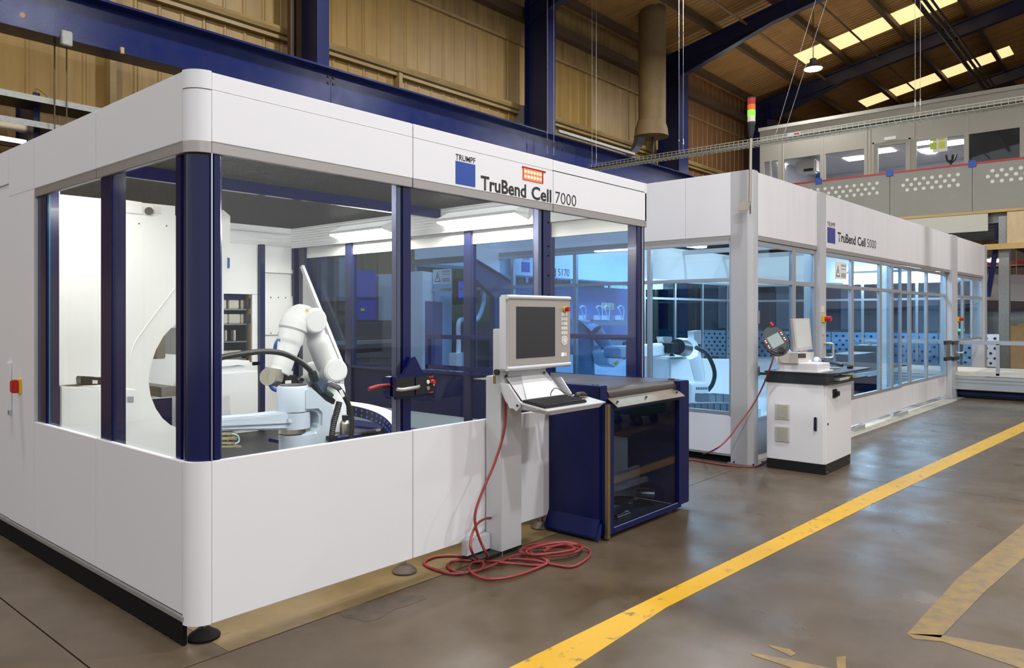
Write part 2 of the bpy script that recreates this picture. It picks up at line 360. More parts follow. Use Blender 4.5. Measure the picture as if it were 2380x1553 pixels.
# left cable trays at the wall
def walltray(name, label, p0, Y, depth, h, m):
    z = fy(p0[0], p0[1], Y).z; t = thing(name, label, 'cable tray', (0, Y, z)); x1 = 9.
    bx('tray_side', m, t, -5, x1, Y, Y+.006, z-h, z)
    bx('tray_side', m, t, -5, x1, Y+depth, Y+depth+.006, z-h, z)
    bx('tray_base', DARK, t, -5, x1, Y+.006, Y+depth, z-h, z-h+.006)
    return t, z
t, z = walltray('cable_tray', 'upper galvanised cable tray on the left wall above the white cell', (100, 225), 7.0, .5, .075, GALV)
for px in (127, 155):
    p = fy(px, 200, 6.98); MB().cyl((p.x, 6.98, z-1.0), (p.x, 6.98, 5.0), .008, n=6).make('hanger_rod', BROWN, t)
MB().limb(spline([fy(90, 224, 7.05), fy(82, 212, 7.05), fy(86, 207, 7.05), fy(98, 214, 7.05), fy(112, 228, 7.05)]), .004, 5).make('loose_wire', BLACK, t, smooth=True)
walltray('cable_tray', 'lower galvanised cable tray on the left wall', (100, 284), 7.1, .45, .075, GALV)
tag(MB().limb([fy(-200, 255, 7.8), fy(400, 345, 7.8)], .05, 10).make('tan_pipe', RAILT, smooth=True), 'tan round pipe below the lower left cable tray', 'pipe')
t = thing('tube_lamp', 'bright fluorescent tube lamp at the far left edge behind the cell', 'lamp', fy(0, 325, 7.6))
a, b = fy(-300, 270, 7.6), fy(60, 331, 7.6)
MB().limb([a, b], .03, 8).make('tube', emis('wall_tube', (255, 236, 205), 5), t); MB().bar(a+Vector((0,0,-.06)), b+Vector((0,0,-.06)), .08, .05).make('batten', BROWN, t)
# ================================================================== roof
ce = struct('ceiling', 'brown ribbed metal roof with rooflights')
def rsheet(w, y0, y1, ribs=6, d=.02):
    k = MB(); p = w/ribs; xs = []
    for i in range(ribs): xs += [(i*p, 0), (i*p+p*.6, 0), (i*p+p*.7, -d), (i*p+p*.9, -d)]
    xs.append((w, 0)); n = len(xs)
    vs = [(x, y0, roofz(y0)+z) for x, z in xs]+[(x, y1, roofz(y1)+z) for x, z in xs]
    vs += [(x, y0, roofz(y0)+z+.01) for x, z in xs]+[(x, y1, roofz(y1)+z+.01) for x, z in xs]
    return k.add(vs, [(i, i+1, n+i+1, n+i) for i in range(n-1)]+[(2*n+i, 3*n+i, 3*n+i+1, 2*n+i+1) for i in range(n-1)])
SKY = [(5.75, .6), (-1.2, -5)]
rm = {}
for i in range(44):
    x = -6.0+1.16*i
    sky = abs(((x-22.94+3.5) % 6.96)-3.5) < .55 and x > 20
    segs = [(8.4, -6)] if not sky else [(8.4, 5.75), (.6, -1.2), (-5, -6)]
    for s in segs+[(-6, -18)]:
        if s not in rm: rm[s] = rsheet(1.155, *s).make('roof_sheet', ROOFM, ce); rm[s].location = (x, 0, 0)
        else: share(rm[s], (x, 0, 0), ce)
    if sky:
        for s in SKY:
            q = ('s', s)
            if q not in rm: rm[q] = rsheet(1.155, *s).make('rooflight_sheet', SKYL, ce); rm[q].location = (x, 0, 0)
            else: share(rm[q], (x, 0, 0), ce)
for y in (7.9, 6.3, 4.55, 2.75, 1.0, -.8, -2.6, -4.4):
    z = roofz(y)
    MB().box(-6, 44, y-.035, y+.035, z-.27, z-.03).box(-6, 44, y-.10, y+.035, z-.28, z-.26).make('purlin', BROWN, ce)
for i, x in enumerate((cols[0], cols[1], cols[2], cols[3], cols[3]+6.7, cols[3]+13.4)):
    t = thing('roof_rafter', ('dark rafter over the near cell above the camera', 'dark blue rafter starting at the second column', 'dark blue rafter rising from the column beside the duct',
              'dark blue rafter rising from the farthest column', 'dark rafter of the bay beyond the office', 'last dark rafter at the far end of the roof')[i], 'rafter', (x, 7.6, 9), 'roof rafters')
    def seg(y0, y1, d0, d1, nm, w):
        a, b = roofz(y0)-.28, roofz(y1)-.28
        MB().prism([(x-w/2, y0, a-d0), (x-w/2, y1, b-d1), (x-w/2, y1, b), (x-w/2, y0, a)], (w, 0, 0)).make(nm, DKBLUE, t)
    seg(7.95, -6, .42, .42, 'rafter_web', .02)
    def fl_(y0, y1, d0, d1, nm):
        a, b = roofz(y0)-.28-d0, roofz(y1)-.28-d1
        MB().prism([(x-.11, y0, a), (x-.11, y1, b), (x-.11, y1, b-.03), (x-.11, y0, a-.03)], (.22, 0, 0)).make(nm, DKBLUE, t)
    fl_(7.95, -6, .42, .42, 'bottom_flange'); fl_(7.95, -6, 0, 0, 'top_flange')
    seg(7.95, 4.6, .85, .42, 'haunch_web', .025); fl_(7.95, 4.6, .85, .42, 'haunch_flange')
    for y in (6.3, 4.55, 2.75, 1.0):
        MB().bar((x, y, roofz(y)-.7), (x+.55, y, roofz(y)-.2), .05, .05).make('knee_brace', BROWN, t)
for y, dz, r, l, m in ((5.35, .42, .04, 'brown pipe under the roof crossing the first rooflight', mat('rust_pipe', (120, 84, 46), .5)), (3.62, .38, .03, 'thin brown pipe crossing the middle of the rooflights', BROWN),
                       (1.6, .75, .07, 'thick dark pipe high under the roof at the right', DARK), (1.42, .78, .05, 'dark pipe beside the thick roof pipe', DARK), (1.27, .8, .035, 'thin dark pipe in the pipe run under the roof', DARK)):
    tag(MB().limb([(-6, y, roofz(y)-dz), (44, y, roofz(y)-dz)], r, 8).make('roof_pipe', m, smooth=True), l, 'pipe')
# lamps (one row shows in the picture, the other rows light the hall)
highbay(tuple(fz(1890, 160, 8.6)), 'round high bay lamp shining below the rooflights')
for k, (x, y, l) in enumerate(((13.1, 4.0, 'high bay lamp of the wall row above the gap between the cells'), (6.2, 4.0, 'high bay lamp of the wall row above the nearer cell'), (-.8, 4.0, 'high bay lamp of the wall row left of the nearer cell'),
                (4.1, -2.8, 'high bay lamp of the aisle row near the camera'), (12.8, -2.8, 'high bay lamp of the aisle row before the farther cell'), (21.5, -2.8, 'high bay lamp of the aisle row at the far right'),
                (-4.6, -10.5, 'high bay lamp far to the left behind the camera'), (.2, -5.2, 'added high bay lamp near the camera, brightening faces turned left'), (4.1, -10.5, 'high bay lamp far behind the camera'), (12.8, -10.5, 'high bay lamp behind the camera to the right'))):  # second lamp here is added between the rows for the left-turned faces
    highbay((x, y, 8.6), l)
# exhaust duct
t = thing('exhaust_duct', 'round tan exhaust duct hanging down beside the blue column', 'duct', fy(1515, 320, 7.0))
c = fy(1516, 150, 7.0); r = abs(fy(1535, 150, 7.0).x-fy(1497, 150, 7.0).x)/2*.85
zb = fy(1512, 318, 7.0).z; zt = fy(1512, 285, 7.0).z
MB().limb([(c.x, 7.0, zt), (c.x, 7.0, 10)], r, 20).make('duct_pipe', DUCT, t, smooth=True)
MB().lathe([(r*1.28, 0), (r*1.22, .10), (r*1.2, .2), (r, zt-zb+.05)], (c.x-.05, 7.0, zb)).make('duct_hood', DUCT, t, smooth=True)
polyY('duct_bracket', DARK, t, [(1484, 318), (1503, 318), (1490, 345), (1476, 362), (1462, 360), (1478, 340)], 6.98, .12)
bx('duct_bracket', DARK, t, c.x-.05, c.x+.0, 6.95, 7.0, 5.64, zb)
# wire basket tray crossing above the cells
TX = 12.8; tz = 5.02
t = thing('wire_basket_tray', 'long suspended wire basket cable tray crossing above the far cell', 'cable tray', (TX, 3, tz))
k = MB()
for dx in (0, .1, .2, .3): k.box(TX+dx-.004, TX+dx+.004, -6, 6.7, tz-.004, tz+.004)
for dz in (.05, .1):
    for dx in (0, .3): k.box(TX+dx-.005, TX+dx+.005, -6, 6.7, tz+dz-.005, tz+dz+.005)
for i in range(127): y = -6+.1*i; k.box(TX, TX+.3, y-.003, y+.003, tz-.004, tz+.004); k.box(TX-.004, TX+.004, y-.003, y+.003, tz, tz+.1)
k.make('basket_wire', mat('tray_zinc', (186, 182, 160), .4, .5), t, kind='stuff')
for i, (dx, r) in enumerate(((.06, .022), (.12, .016), (.18, .02), (.24, .014))): MB().limb([(TX+dx, -6, tz+.03), (TX+dx, 6.7, tz+.03)], r, 6).make('cable', mat('grey_cable', (200, 198, 186), .5) if i % 2 else DARK, t, smooth=True)
for a, b in (((1376, 360), (1366, 0)), ((1386, 360), (1384, 100)), ((1578, 322), (1576, 0)), ((1588, 320), (1592, 0)), ((1800, 300), (1896, 0)), ((1820, 296), (1922, 0)), ((2127, 240), (2135, 0)), ((2139, 240), (2148, 0)), ((1272, 365), (1272, 0)), ((1287, 370), (1288, 0))):
    p = fx(a[0], a[1], TX+.15); p.z = tz+.08
    if a[0] < 1300: p = fy(a[0], 365, 6.6); p.z = 5.1
    q = Vector((p.x, p.y, 11.0))
    if a[0] in (1800, 1820): q = fx(b[0], b[1], TX+.15); q = p+(q-p)*1.5
    MB().cyl(p, q, .004, n=5).make('hanger_wire', mat('wire_grey', (170, 168, 162), .6), t)
    MB().limb([p+(q-p)*.03, p+(q-p)*.05], .012, 6).make('wire_tensioner', CHROME, t)
p = fx(1846, 311, TX); bx('tray_sign', PAPER, t, TX-.01, TX-.005, p.y-.12, p.y+.12, tz+.03, tz+.1); bx('tray_sign', RED, t, TX-.014, TX-.01, p.y-.1, p.y-.0, tz+.05, tz+.08)
# ================================================================== nearer cell: enclosure
L7, D7, RC = 4.16, 5.46, .095
ZT, ZB1, ZB0, ZW, ZP = 2.777, 2.44, 2.385, .893, .107
c7 = thing('robot_cell', 'big white robot cell with blue posts and lettering 7000 in the foreground', 'robot cell', (0, 0, 0))
def corner(r, z0, z1, name, m, th=.03, inset=0.):
    n = 12; o = [(RC-r*math.sin(a), RC-r*math.cos(a)) for a in [math.pi/2*(1-i/n) for i in range(n+1)]]
    q = r-th; i_ = [(RC-q*math.sin(a), RC-q*math.cos(a)) for a in [math.pi/2*(1-i/n) for i in range(n+1)]]
    ring = o+i_[::-1]
    return MB().prism([(x, y, z0) for x, y in ring], (0, 0, z1-z0)).make(name, m, c7, smooth=True)
corner(RC+.003, 2.692, ZT+.004, 'corner_cap', WHITE); corner(RC, ZB1, 2.688, 'corner_cover', WHITE)
corner(RC, ZB0, ZB1, 'corner_band', BAND); corner(RC, ZP, ZW, 'corner_cover', WHITE)
def fpanel(x0, x1, z0, z1, name='front_panel', m=None, y=0., t=.03): return bx(name, m or WHITE, c7, x0+.0025, x1-.0025, y, y+t, z0, z1, bevel=.003)
def spanel(y0, y1, z0, z1, name='side_panel', m=None, x=0., t=.03): return bx(name, m or WHITE, c7, x, x+t, y0+.0025, y1-.0025, z0, z1, bevel=.003)
for a, b in ((RC, 1.39), (1.39, 2.797), (2.797, L7)):
    fpanel(a, b, ZB1, 2.690 if a > 2.7 else 2.6915, 'fascia_panel'); fpanel(a, b, 2.694 if a > 2.7 else 2.6915, ZT, 'fascia_strip', y=.004 if a > 2.7 else .0015 if a < 1 else 0)
    fpanel(a, b, ZB0, ZB1, 'fascia_band', BAND, y=.002)
bx('fascia_groove', DARK, c7, 2.80, L7, .004, .02, 2.686, 2.698)
for a, b in ((RC, 1.151), (1.151, 2.19), (2.19, 2.72)):
    spanel(a, b, ZB1, ZT, 'fascia_panel')
    if b < 2.5: spanel(a, b, ZB0, ZB1, 'fascia_band', BAND, x=.002)
spanel(2.19, 2.72, .155, ZB1, 'side_panel')
spanel(RC, 1.151, .155, ZW); spanel(1.151, 2.19, .155, ZW)
bx('access_door', WHITE, c7, .004, .034, 2.725, D7, .155, 2.53, bevel=.003)
spanel(2.72, D7, 2.535, ZT, 'fascia_panel')
fpanel(RC, 1.39, ZP, ZW, 'front_panel'); fpanel(1.39, 2.797, ZP, ZW, 'front_panel')
bx('kick_rail', ALU, c7, -.006, .03, RC-.01, D7, .118, .152, bevel=.006)
# brush strip below the side wall
k = MB(); n = 600
for i in range(n):
    y0 = .10+(D7-.1)*i/n; y1 = .10+(D7-.1)*(i+1)/n; k.box(.004, .024, y0, y1, random.uniform(.0, .012), .12)
k.make('brush_strip', RUBBER, c7, kind='stuff')
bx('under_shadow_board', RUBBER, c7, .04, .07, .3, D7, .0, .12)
# posts
def post(x0, x1, y0, y1, z0, z1, m=NAVY, name='post', b=.006): return bx(name, m, c7, x0, x1, y0, y1, z0, z1, bevel=b)
MB().limb([(RC+.012, RC+.012, .86), (RC+.012, RC+.012, 2.43)], .088, 28).make('corner_post', NAVY, c7, smooth=True)
post(.022, .06, .155, .215, .86, 2.43, name='corner_post_fin'); post(.112, .152, .014, .07, .86, 2.43, name='corner_post_fin')
post(.03, .075, .215, .235, .86, 2.43, name='corner_post_fin'); post(.098, .106, .004, .016, .88, 2.40, CHROME, 'glass_seal', .003)
post(.02, .10, .985, 1.14, .86, 2.43); post(.02, .10, 2.03, 2.19, .86, 2.43)
post(1.32, 1.395, .02, .10, .86, 2.43); post(1.285, 1.318, .03, .08, .88, 2.40, TRIM, 'post_trim', .004)
post(2.695, 2.795, .02, .12, .1, 2.43); post(2.66, 2.692, .03, .08, .9, 2.40, TRIM, 'post_trim', .004)
for z in (1.75, 1.9, 2.05, 2.12, 2.3): MB().cyl((2.765, .012, z), (2.765, .02, z), .006, n=8).make('post_screw', BLACK, c7)
post(4.03, 4.16, .02, .12, .1, 2.43); post(4.10, 4.115, .008, .02, 1.05, 2.40, ALU, 'post_trim', .003)
# panes
def pane(name, m, *b): return bx(name, m, c7, *b)
for a, b in ((.125, 1.06), (1.066, 2.03)): pane('window_pane', CLEAR, .030, .036, a, b, .87, 2.42)
for a, b, z in ((.13, 1.385, .87), (1.395, 2.79, .87), (2.80, 4.10, 1.03)): pane('window_pane', CLEAR, a, b, .026, .032, z, 2.42)
bx('pane_edge', mat('glass_edge', (40, 120, 140), .2), c7, .030, .0365, 2.005, 2.012, .88, 2.40)
# blue sill over the outfeed
bx('outfeed_sill', NAVYM, c7, 2.80, 4.16, .0, .12, .93, 1.03, bevel=.004)
# inner fascia, right wall, back wall
bx('inner_fascia', INNER, c7, .06, 4.06, D7-.06, D7, 2.52, ZT); bx('inner_fascia', INNER, c7, 4.02, 4.06, .1, D7, 2.50, ZT)
bx('end_fascia', WHITE, c7, 4.13, L7, .0, D7, ZB1, ZT, bevel=.003); bx('end_fascia_band', BAND, c7, 4.132, L7-.002, .0, D7, ZB0, ZB1)
bx('inner_fascia', INNER, c7, .06, .10, .1, D7, 2.46, ZT); bx('inner_fascia', INNER, c7, .1, 4.02, .06, .09, 2.46, ZT)
RW = [(5.14, 5.28), (4.14, 4.27), (2.08, 2.19), (1.02, 1.20)]
for a, b in RW: post(4.06, 4.15, a, b, .1, 2.5, NAVYG)
ed = [5.14, 4.20, 2.135, 1.11, .08]
for i in range(4):
    y1, y0 = ed[i], ed[i+1]
    bx('upper_strip', INNER, c7, 4.09, 4.12, y0, y1, 2.36, 2.5)
    pane('window_pane', BLUEG7, 4.10, 4.106, y0, y1, .96, 2.36)
    bx('lower_panel', NAVYM, c7, 4.085, 4.12, y0, y1, .50, .965, bevel=.004)
    bx('ledge', NAVY, c7, 4.04, 4.12, y0, y1, .955, .985, bevel=.004)
    bx('low_panel', mat('pale_blue_panel', (190, 208, 220), .4), c7, 4.09, 4.12, y0, y1, .10, .50)
for y0, y1, z in ((1.2, 2.78, 1.34), (.08, 1.02, 1.38)):
    bx('cross_rail', NAVY, c7, 4.05, 4.10, y0, y1, z, z+.045, bevel=.004)
    bx('cross_rail', NAVY, c7, 4.05, 4.10, y0, y1, 1.0, 1.05, bevel=.004); post(4.05, 4.10, y1-.05, y1, 1.0, z, name='sub_post')
    if y0 < .5: post(4.05, 4.10, y0, y0+.07, 1.0, z, name='sub_post')
MB().prism([(4.03, 5.14, 2.24), (4.03, 5.14, .2), (4.03, 4.28, .2), (4.03, 4.28, .96)], (.03, 0, 0)).make('gusset_panel', INNER, c7)
MB().bar((4.02, 5.14, 2.25), (4.02, 4.27, .97), .05, .04, (1,0,0)).make('gusset_edge', INNER, c7)
bx('mid_rail', INNER, c7, 4.0, 4.03, 4.28, 5.14, .74, .80)
for a, b in ((3.53, 3.60), (4.03, 4.10)): post(a, b, D7-.12, D7-.05, .1, 2.52)
for a, b, z0, z1 in ((2.6, 3.53, 1.87, 2.52), (3.60, 4.03, 1.36, 2.52), (3.60, 4.03, .1, 1.36), (3.445, 3.53, .95, 1.87), (.1, 2.6, .1, 2.52), (2.6, 3.53, .1, 1.0)):
    bx('back_panel', INNER, c7, a+.002, b-.002, D7-.06, D7-.03, z0+.002, z1-.002)
k = bx('cover_plate', INNER, c7, 3.604, 4.085, D7-.085, D7-.06, 1.345, 1.855)
for i in range(4):
    for z in (1.365, 1.835): MB().cyl((3.70+.11*i, D7-.092, z), (3.70+.11*i, D7-.085, z), .008, n=8).make('plate_screw', DARK, k)
for z in (.80, 2.16): bx('panel_rail', INNER, c7, 3.6, 4.03, D7-.09, D7-.06, z, z+.05)
# roof of the cell: expanded mesh on blue beams
k = MB()
for i in range(150): x = .1+i*.0264; k.box(x, x+.004, .1, D7-.06, 2.762, 2.766)
for i in range(160): y = .1+i*.0334; k.box(.1, 4.06, y, y+.005, 2.766, 2.771)
k.make('roof_mesh', mat('mesh_dark', (56, 54, 52), .5, .2), c7, kind='stuff')
for y in (2.5,): bx('roof_beam', NAVY, c7, .1, 4.06, y, y+.06, 2.66, 2.76, bevel=.004)
# floor of the cell
bx('machine_base', mat('dark_base', (30, 30, 36), .5), c7, .3, 4.0, .55, D7-.1, .0, .10)
# lettering
Yf = -.0015
def px0(px, py): return fy(px, py, 0)
a = px0(1058, 377); b = px0(1104, 434)
bx('logo_square', LOGO, c7, 1.757, 1.943, Yf, .003, 2.457, 2.607)
text('logo_lettering', 'TRUMPF', INK, c7, (1.757, Yf, 2.614), (1,0,0), .186, .038, bold=.012)
text('cell_lettering', 'TruBend', INK, c7, (1.997, Yf, 2.447), (1,0,0), .478, .098, bold=.024)
text('cell_lettering', 'Cell', INK, c7, (2.537, Yf, 2.447), (1,0,0), .235, .098, bold=.024)
text('cell_number', '7000', INK, c7, (2.822, Yf, 2.452), (1,0,0), .268, .088, bold=-.006)
b = bx('warning_beacon', RED, c7, 2.438, 2.672, -.004, .003, 2.578, 2.663)
bx('beacon_rim', mat('dark_red', (150, 20, 20)), b, 2.43, 2.70, -.006, 0, 2.663, 2.672)
LED = emis('led_red', (255, 190, 120), 5.5)
led = None
bx('beacon_glow', emis('led_red_body', (255, 84, 50), 2.0), b, 2.442, 2.652, -.006, -.004, 2.580, 2.660)
for i in range(6):
    for j in range(2):
        MB().lathe([(.011, 0), (.008, .005), (.003, .008)], (0, 0, 0), 8).make('led', LED, b, smooth=True, T=Matrix.Translation((2.462+.0345*i, -.006, 2.603+.036*j)) @ Matrix.Rotation(math.pi/2, 4, 'X'))
# door lock plate on the middle post
lp = polyY('lock_plate', NAVY, c7, [(916, 878), (936, 871), (957, 833), (966, 829), (984, 866), (1012, 866), (1013, 918), (966, 924), (918, 930)], -.018, .018, bevel=.003)
polyY('lock_body', BLACK, lp, [(920, 880), (964, 875), (964, 920), (921, 923)], -.034, .016, bevel=.002)
polyY('lock_body', BLACK, lp, [(966, 878), (1010, 871), (1010, 913), (966, 918)], -.030, .012, bevel=.002)
MB().limb(spline([fy(923, 905, -.05), fy(935, 906, -.055), fy(955, 903, -.055), fy(971, 900, -.04), fy(973, 897, -.02)]), .011, 10).make('pull_handle', ALU, lp, smooth=True)
def knob(px, py, Y, r, d, m, name, par): p = fy(px, py, Y); return MB().cyl((p.x, Y, p.z), (p.x, Y-d, p.z), r, n=16).make(name, m, par, bevel=r*.15)
knob(994, 888, -.030, .013, .008, PAPER, 'push_button', lp); knob(994, 902, -.030, .013, .008, CHROME, 'key_switch', lp)
knob(1004, 888, -.030, .016, .012, YEL, 'stop_collar', lp); knob(1004, 888, -.042, .014, .022, RED, 'stop_button', lp)
knob(1008, 895, -.030, .005, .004, PAPER, 'status_led', lp)
for q in ((997, 875, 1008, 878), (998, 911, 1008, 914)): polyY('red_marking', RED, lp, [(q[0], q[1]), (q[2], q[1]-1), (q[2], q[3]-1), (q[0], q[3])], -.0315, .0015)
polyY('lock_case', NAVYM, lp, [(907, 877), (917, 875), (917, 924), (906, 920)], .06, .05)
MB().limb([fy(905, 896, .05), fy(880, 898, .05), fy(866, 903, .05), fy(857, 905, .05)], [.012, .012, .014, .012], 10).make('red_handle', mat('dark_red', (150, 20, 20)), lp, smooth=True)
# main switch on the side wall
p = fx(47, 898, 0)
s = bx('switch_plate', YEL, c7, -.012, 0, p.y-.035, p.y+.035, p.z-.05, p.z+.05, bevel=.003)
bx('switch_knob', RED, s, -.05, -.012, p.y-.012, p.y+.05, p.z-.045, p.z+.045, bevel=.008)
q = fx(25, 898, 0); bx('door_lock_bar', WHITE, c7, -.02, 0, q.y-.03, q.y+.03, q.z-.17, q.z+.17, bevel=.004); bx('lock_bolt', ALU, c7, -.015, 0, q.y-.025, q.y+.015, q.z-.2, q.z-.17)
# levelling feet
f0 = None
for x, y in ((1.40, .09), (.12, .12), (2.72, .06)):
    k = MB().lathe([(.075, 0), (.078, .012), (.07, .022), (.035, .045), (.03, .05)], (x, y, 0), 24).make('levelling_foot', RUBBER if x < 1 else mat('foot_brown', (74, 62, 50), .6), c7, smooth=True)
    MB().cyl((x, y, .05), (x, y, .13), .012, n=10).make('foot_stud', STEEL, k); MB().cyl((x, y, .085), (x, y, .1), .02, n=6).make('foot_nut', STEEL, k)
# luminaires of the nearer cell
def lumi(name, label, y0, y1, x, z, m):
    t = thing(name, label, 'light fixture', (x, (y0+y1)/2, z), 'luminaires in the near cell')
    MB().prism([(x+.02, y0, z-.02), (x+.02, y0, z+.14), (x-.02, y0, z+.14), (x-.19, y0, z+.06), (x-.19, y0, z+.03)], (0, y1-y0, 0)).make('housing', INNER, t)
    MB().prism([(x+.012, y0+.01, z-.026), (x-.186, y0+.01, z+.022), (x-.187, y0+.01, z+.018), (x+.01, y0+.01, z-.031)], (0, y1-y0-.02, 0)).make('diffuser', m, t)
    return t
lumi('light_fixture', 'bright strip luminaire left of the middle post inside the near cell', 3.25, 4.25, 4.0, 2.56, TUBEM7)
lumi('light_fixture', 'brightest strip luminaire under the fascia behind the lettering', 1.25, 2.35, 4.0, 2.56, TUBEM7)
t = thing('light_fixture', 'strip luminaire under the mesh roof seen through the side window', 'light fixture', (.3, 2.4, 2.6), 'luminaires in the near cell')
bx('housing', INNER, t, .12, .26, 1.6, 3.2, 2.60, 2.66); bx('diffuser', TUBEM7, t, .13, .25, 1.62, 3.18, 2.585, 2.60)

t = thing('light_fixture', 'added strip luminaire hidden behind the front fascia, lighting the robot from the front', 'light fixture', (1.8, .15, 2.55), 'luminaires in the near cell')  # added out of sight to brighten the camera side of the robot
bx('housing', INNER, t, .5, 3.6, .10, .22, 2.54, 2.62); bx('diffuser', TUBEM7, t, .52, 3.58, .11, .21, 2.525, 2.54)
# ================================================================== inside the nearer cell
pb = thing('press_brake', 'white press brake with round throat cut out behind the corner post', 'press brake', (.6, 2.4, .1))
YP = 2.40
arc = [(415, 748), (398, 762), (380, 782), (363, 812), (350, 850), (345, 885), (350, 920), (362, 950), (378, 973), (396, 988), (420, 998)]
fr = polyY('side_frame', INNER, pb, [(139, 452), (407, 479), (407, 552), (470, 556), (470, 700)]+arc+[(500, 1000), (500, 1115), (139, 1075)], YP, .09)
MB().limb(spline([fy(408, 668, YP), fy(372, 715, YP), (fy(335, 765, YP)), fy(312, 800, YP), fy(300, 840, YP)]), .006, 6).make('frame_bend_line', INNER, fr, smooth=True)
for p in ((323, 520), (387, 525), (279, 573), (280, 711), (280, 846)): q = fy(*p, YP); MB().cyl((q.x, YP-.003, q.z), (q.x, YP, q.z), .006, n=8).make('frame_hole', DARK, fr)
q = fy(345, 491, YP); MB().limb([(q.x, YP-.02, q.z), (q.x, YP, q.z)], .03, 16).make('round_vent', DARK, fr)
polyY('info_plate', PAPER, fr, [(358, 478), (375, 480), (375, 497), (358, 495)], YP-.004, .004)
polyY('frame_cover', INNER, fr, [(259, 460), (330, 470), (330, 498), (259, 490)], YP-.006, .006)
polyY('back_column', INNER, pb, [(109, 436), (139, 432), (139, 1000), (109, 992)], 2.32, .2)
b = polyY('base_block', INNER, pb, [(141, 898), (320, 906), (320, 1075), (141, 1040)], 2.08, .3, bevel=.006)
polyY('block_latch', ALU, b, [(298, 922), (311, 922), (311, 934), (298, 934)], 2.072, .008)
polyY('upper_beam', INNER, pb, [(511, 489), (519, 488), (535, 502), (535, 632), (520, 637), (520, 820), (511, 832)], 2.7, 1.9)
polyY('logo_patch', LOGO, pb, [(530, 599), (534, 600), (534, 623), (530, 623)], 2.692, .008)
bx('lower_beam', NAVYM, pb, .9, 1.25, 2.9, 4.9, .1, .90); bx('beam_cap', INNER, pb, .88, 1.27, 2.9, 4.9, .90, .95); bx('tool_clamp', STEEL, pb, .98, 1.1, 2.5, 4.9, .95, 1.03)
for i in range(7): bx('punch', STEEL, pb, .98, 1.06, 2.6+.3*i, 2.85+.3*i, 1.25, 1.5, bevel=.008)
bx('ram', INNER, pb, .85, 1.15, 2.5, 4.9, 1.5, 2.4); bx('bed_support', RUBBER, pb, .3, .9, 2.6, 4.8, .1, .8)
MB().prism([(.2, 4.9, .1), (1.3, 4.9, .1), (1.3, 4.9, .7), (.75, 4.9, .9), (.6, 4.9, 1.2), (.75, 4.9, 1.5), (1.3, 4.9, 1.7), (1.3, 4.9, 2.4), (.2, 4.9, 2.4)], (0, .09, 0)).make('side_frame', INNER, pb)
# scanner on the block
z0 = fy(200, 897, 2.15).z
t = thing('hand_scanner', 'small black tool unit lying on the white block inside the side window', 'tool', fy(230, 897, 2.15))
polyY('body', BLACK, t, [(188, 877), (193, 875), (228, 877), (229, 895), (190, 897)], 2.12, .1, bevel=.006); polyY('label', PAPER, t, [(215, 884), (227, 884), (227, 892), (215, 892)], 2.118, .002)
polyY('grip', BLACK, t, [(228, 878), (262, 876), (270, 868), (276, 872), (268, 880), (276, 890), (229, 895)], 2.13, .06, bevel=.004); polyY('blade', DARK, t, [(143, 897), (190, 894), (190, 897), (143, 900)], 2.12, .08)
# tool magazine behind the opening of the back wall
tm = thing('tool_magazine', 'tool magazine with shelves of steel bending tools in the back wall opening', 'tool magazine', (3.1, 5.6, 1))
bx('back_plate', mat('magazine_blue', (60, 90, 140), .4), tm, 1.6, 3.45, 5.95, 5.97, 1.0, 1.95); bx('side_plate', DARK, tm, 3.40, 3.43, 5.46, 5.97, 1.0, 1.95)
bx('head_rail', NAVY, tm, 1.6, 3.43, 5.5, 5.55, 1.80, 1.86)
shz = [fy(560, y, 5.55).z for y in (718, 752, 792, 832)]
for z in shz: bx('shelf', STEEL, tm, 1.6, 3.42, 5.46, 5.9, z-.018, z)
for i, z in enumerate(shz):
    n = (3, 3, 3, 2)[i]
    for j in range(n):
        w = (.16, .18, .05, .2)[i]; x = 3.02+j*(.17 if i != 2 else .12)
        tag(bx('bending_tool', mat('tool_beige', (206, 198, 180), .35, .3), None, x, x+w-.02, 5.52, 5.6, z+.001, z+(.14, .12, .14, .1)[i], bevel=.008),
            f"{('left', 'middle', 'right')[j]} steel bending tool on the {('top', 'second', 'third', 'lowest')[i]} magazine shelf", 'bending tool', 'bending tools in the magazine')
bn = thing('tool_bench', 'white bench block below the tool magazine', 'bench', (3.0, 5.1, .1))
polyY('bench_top', INNER, bn, [(500, 838), (580, 838), (580, 846), (520, 852), (500, 852)], 5.0, .3); polyY('bench_neck', INNER, bn, [(480, 850), (568, 850), (568, 868), (480, 870)], 5.05, .3)
polyY('bench_body', INNER, bn, [(470, 872), (600, 862), (600, 980), (470, 1010)], 4.9, .4, bevel=.006)
tag(polyY('white_box', INNER, None, [(513, 917), (536, 920), (537, 975), (513, 975)], 3.2, .3, bevel=.006), 'small white box housing left of the light blue swing arm', 'box')
# ------------------------------------------------------------------ articulated robot
RY = 2.35
rb = thing('robot', 'white six axis robot arm with bent elbow behind the window', 'robot', fy(770, 1010, RY))
def R(px, py, dy=0.): return fy(px, py, RY+dy)
MB().limb(spline([R(712, 742, .02), R(700, 738, .0), R(688, 748), R(680, 770), R(672, 800), R(660, 832), R(652, 856), R(647, 868)], 6),
          [.115]*6+[.122]*6+[.128]*6+[.112]*6+[.100]*6+[.095]*6+[.092]*6+[.085], 28).make('forearm', INNER, rb, smooth=True)
a, b_ = R(700, 744, .12), R(736, 746, -.13)
el = MB().limb([a, a+(b_-a)*.03, b_-(b_-a)*.06, b_], [.10, .118, .116, .104], 32).make('elbow_joint', INNER, rb, smooth=True)
MB().limb([b_, b_+(b_-a)*.02], [.098, .095], 32).make('joint_cover', INNER, el, smooth=True)
polyY('warning_sticker', YEL, el, [(711, 721), (714, 716), (718, 721), (717, 725), (712, 725)], RY-.125, .004)
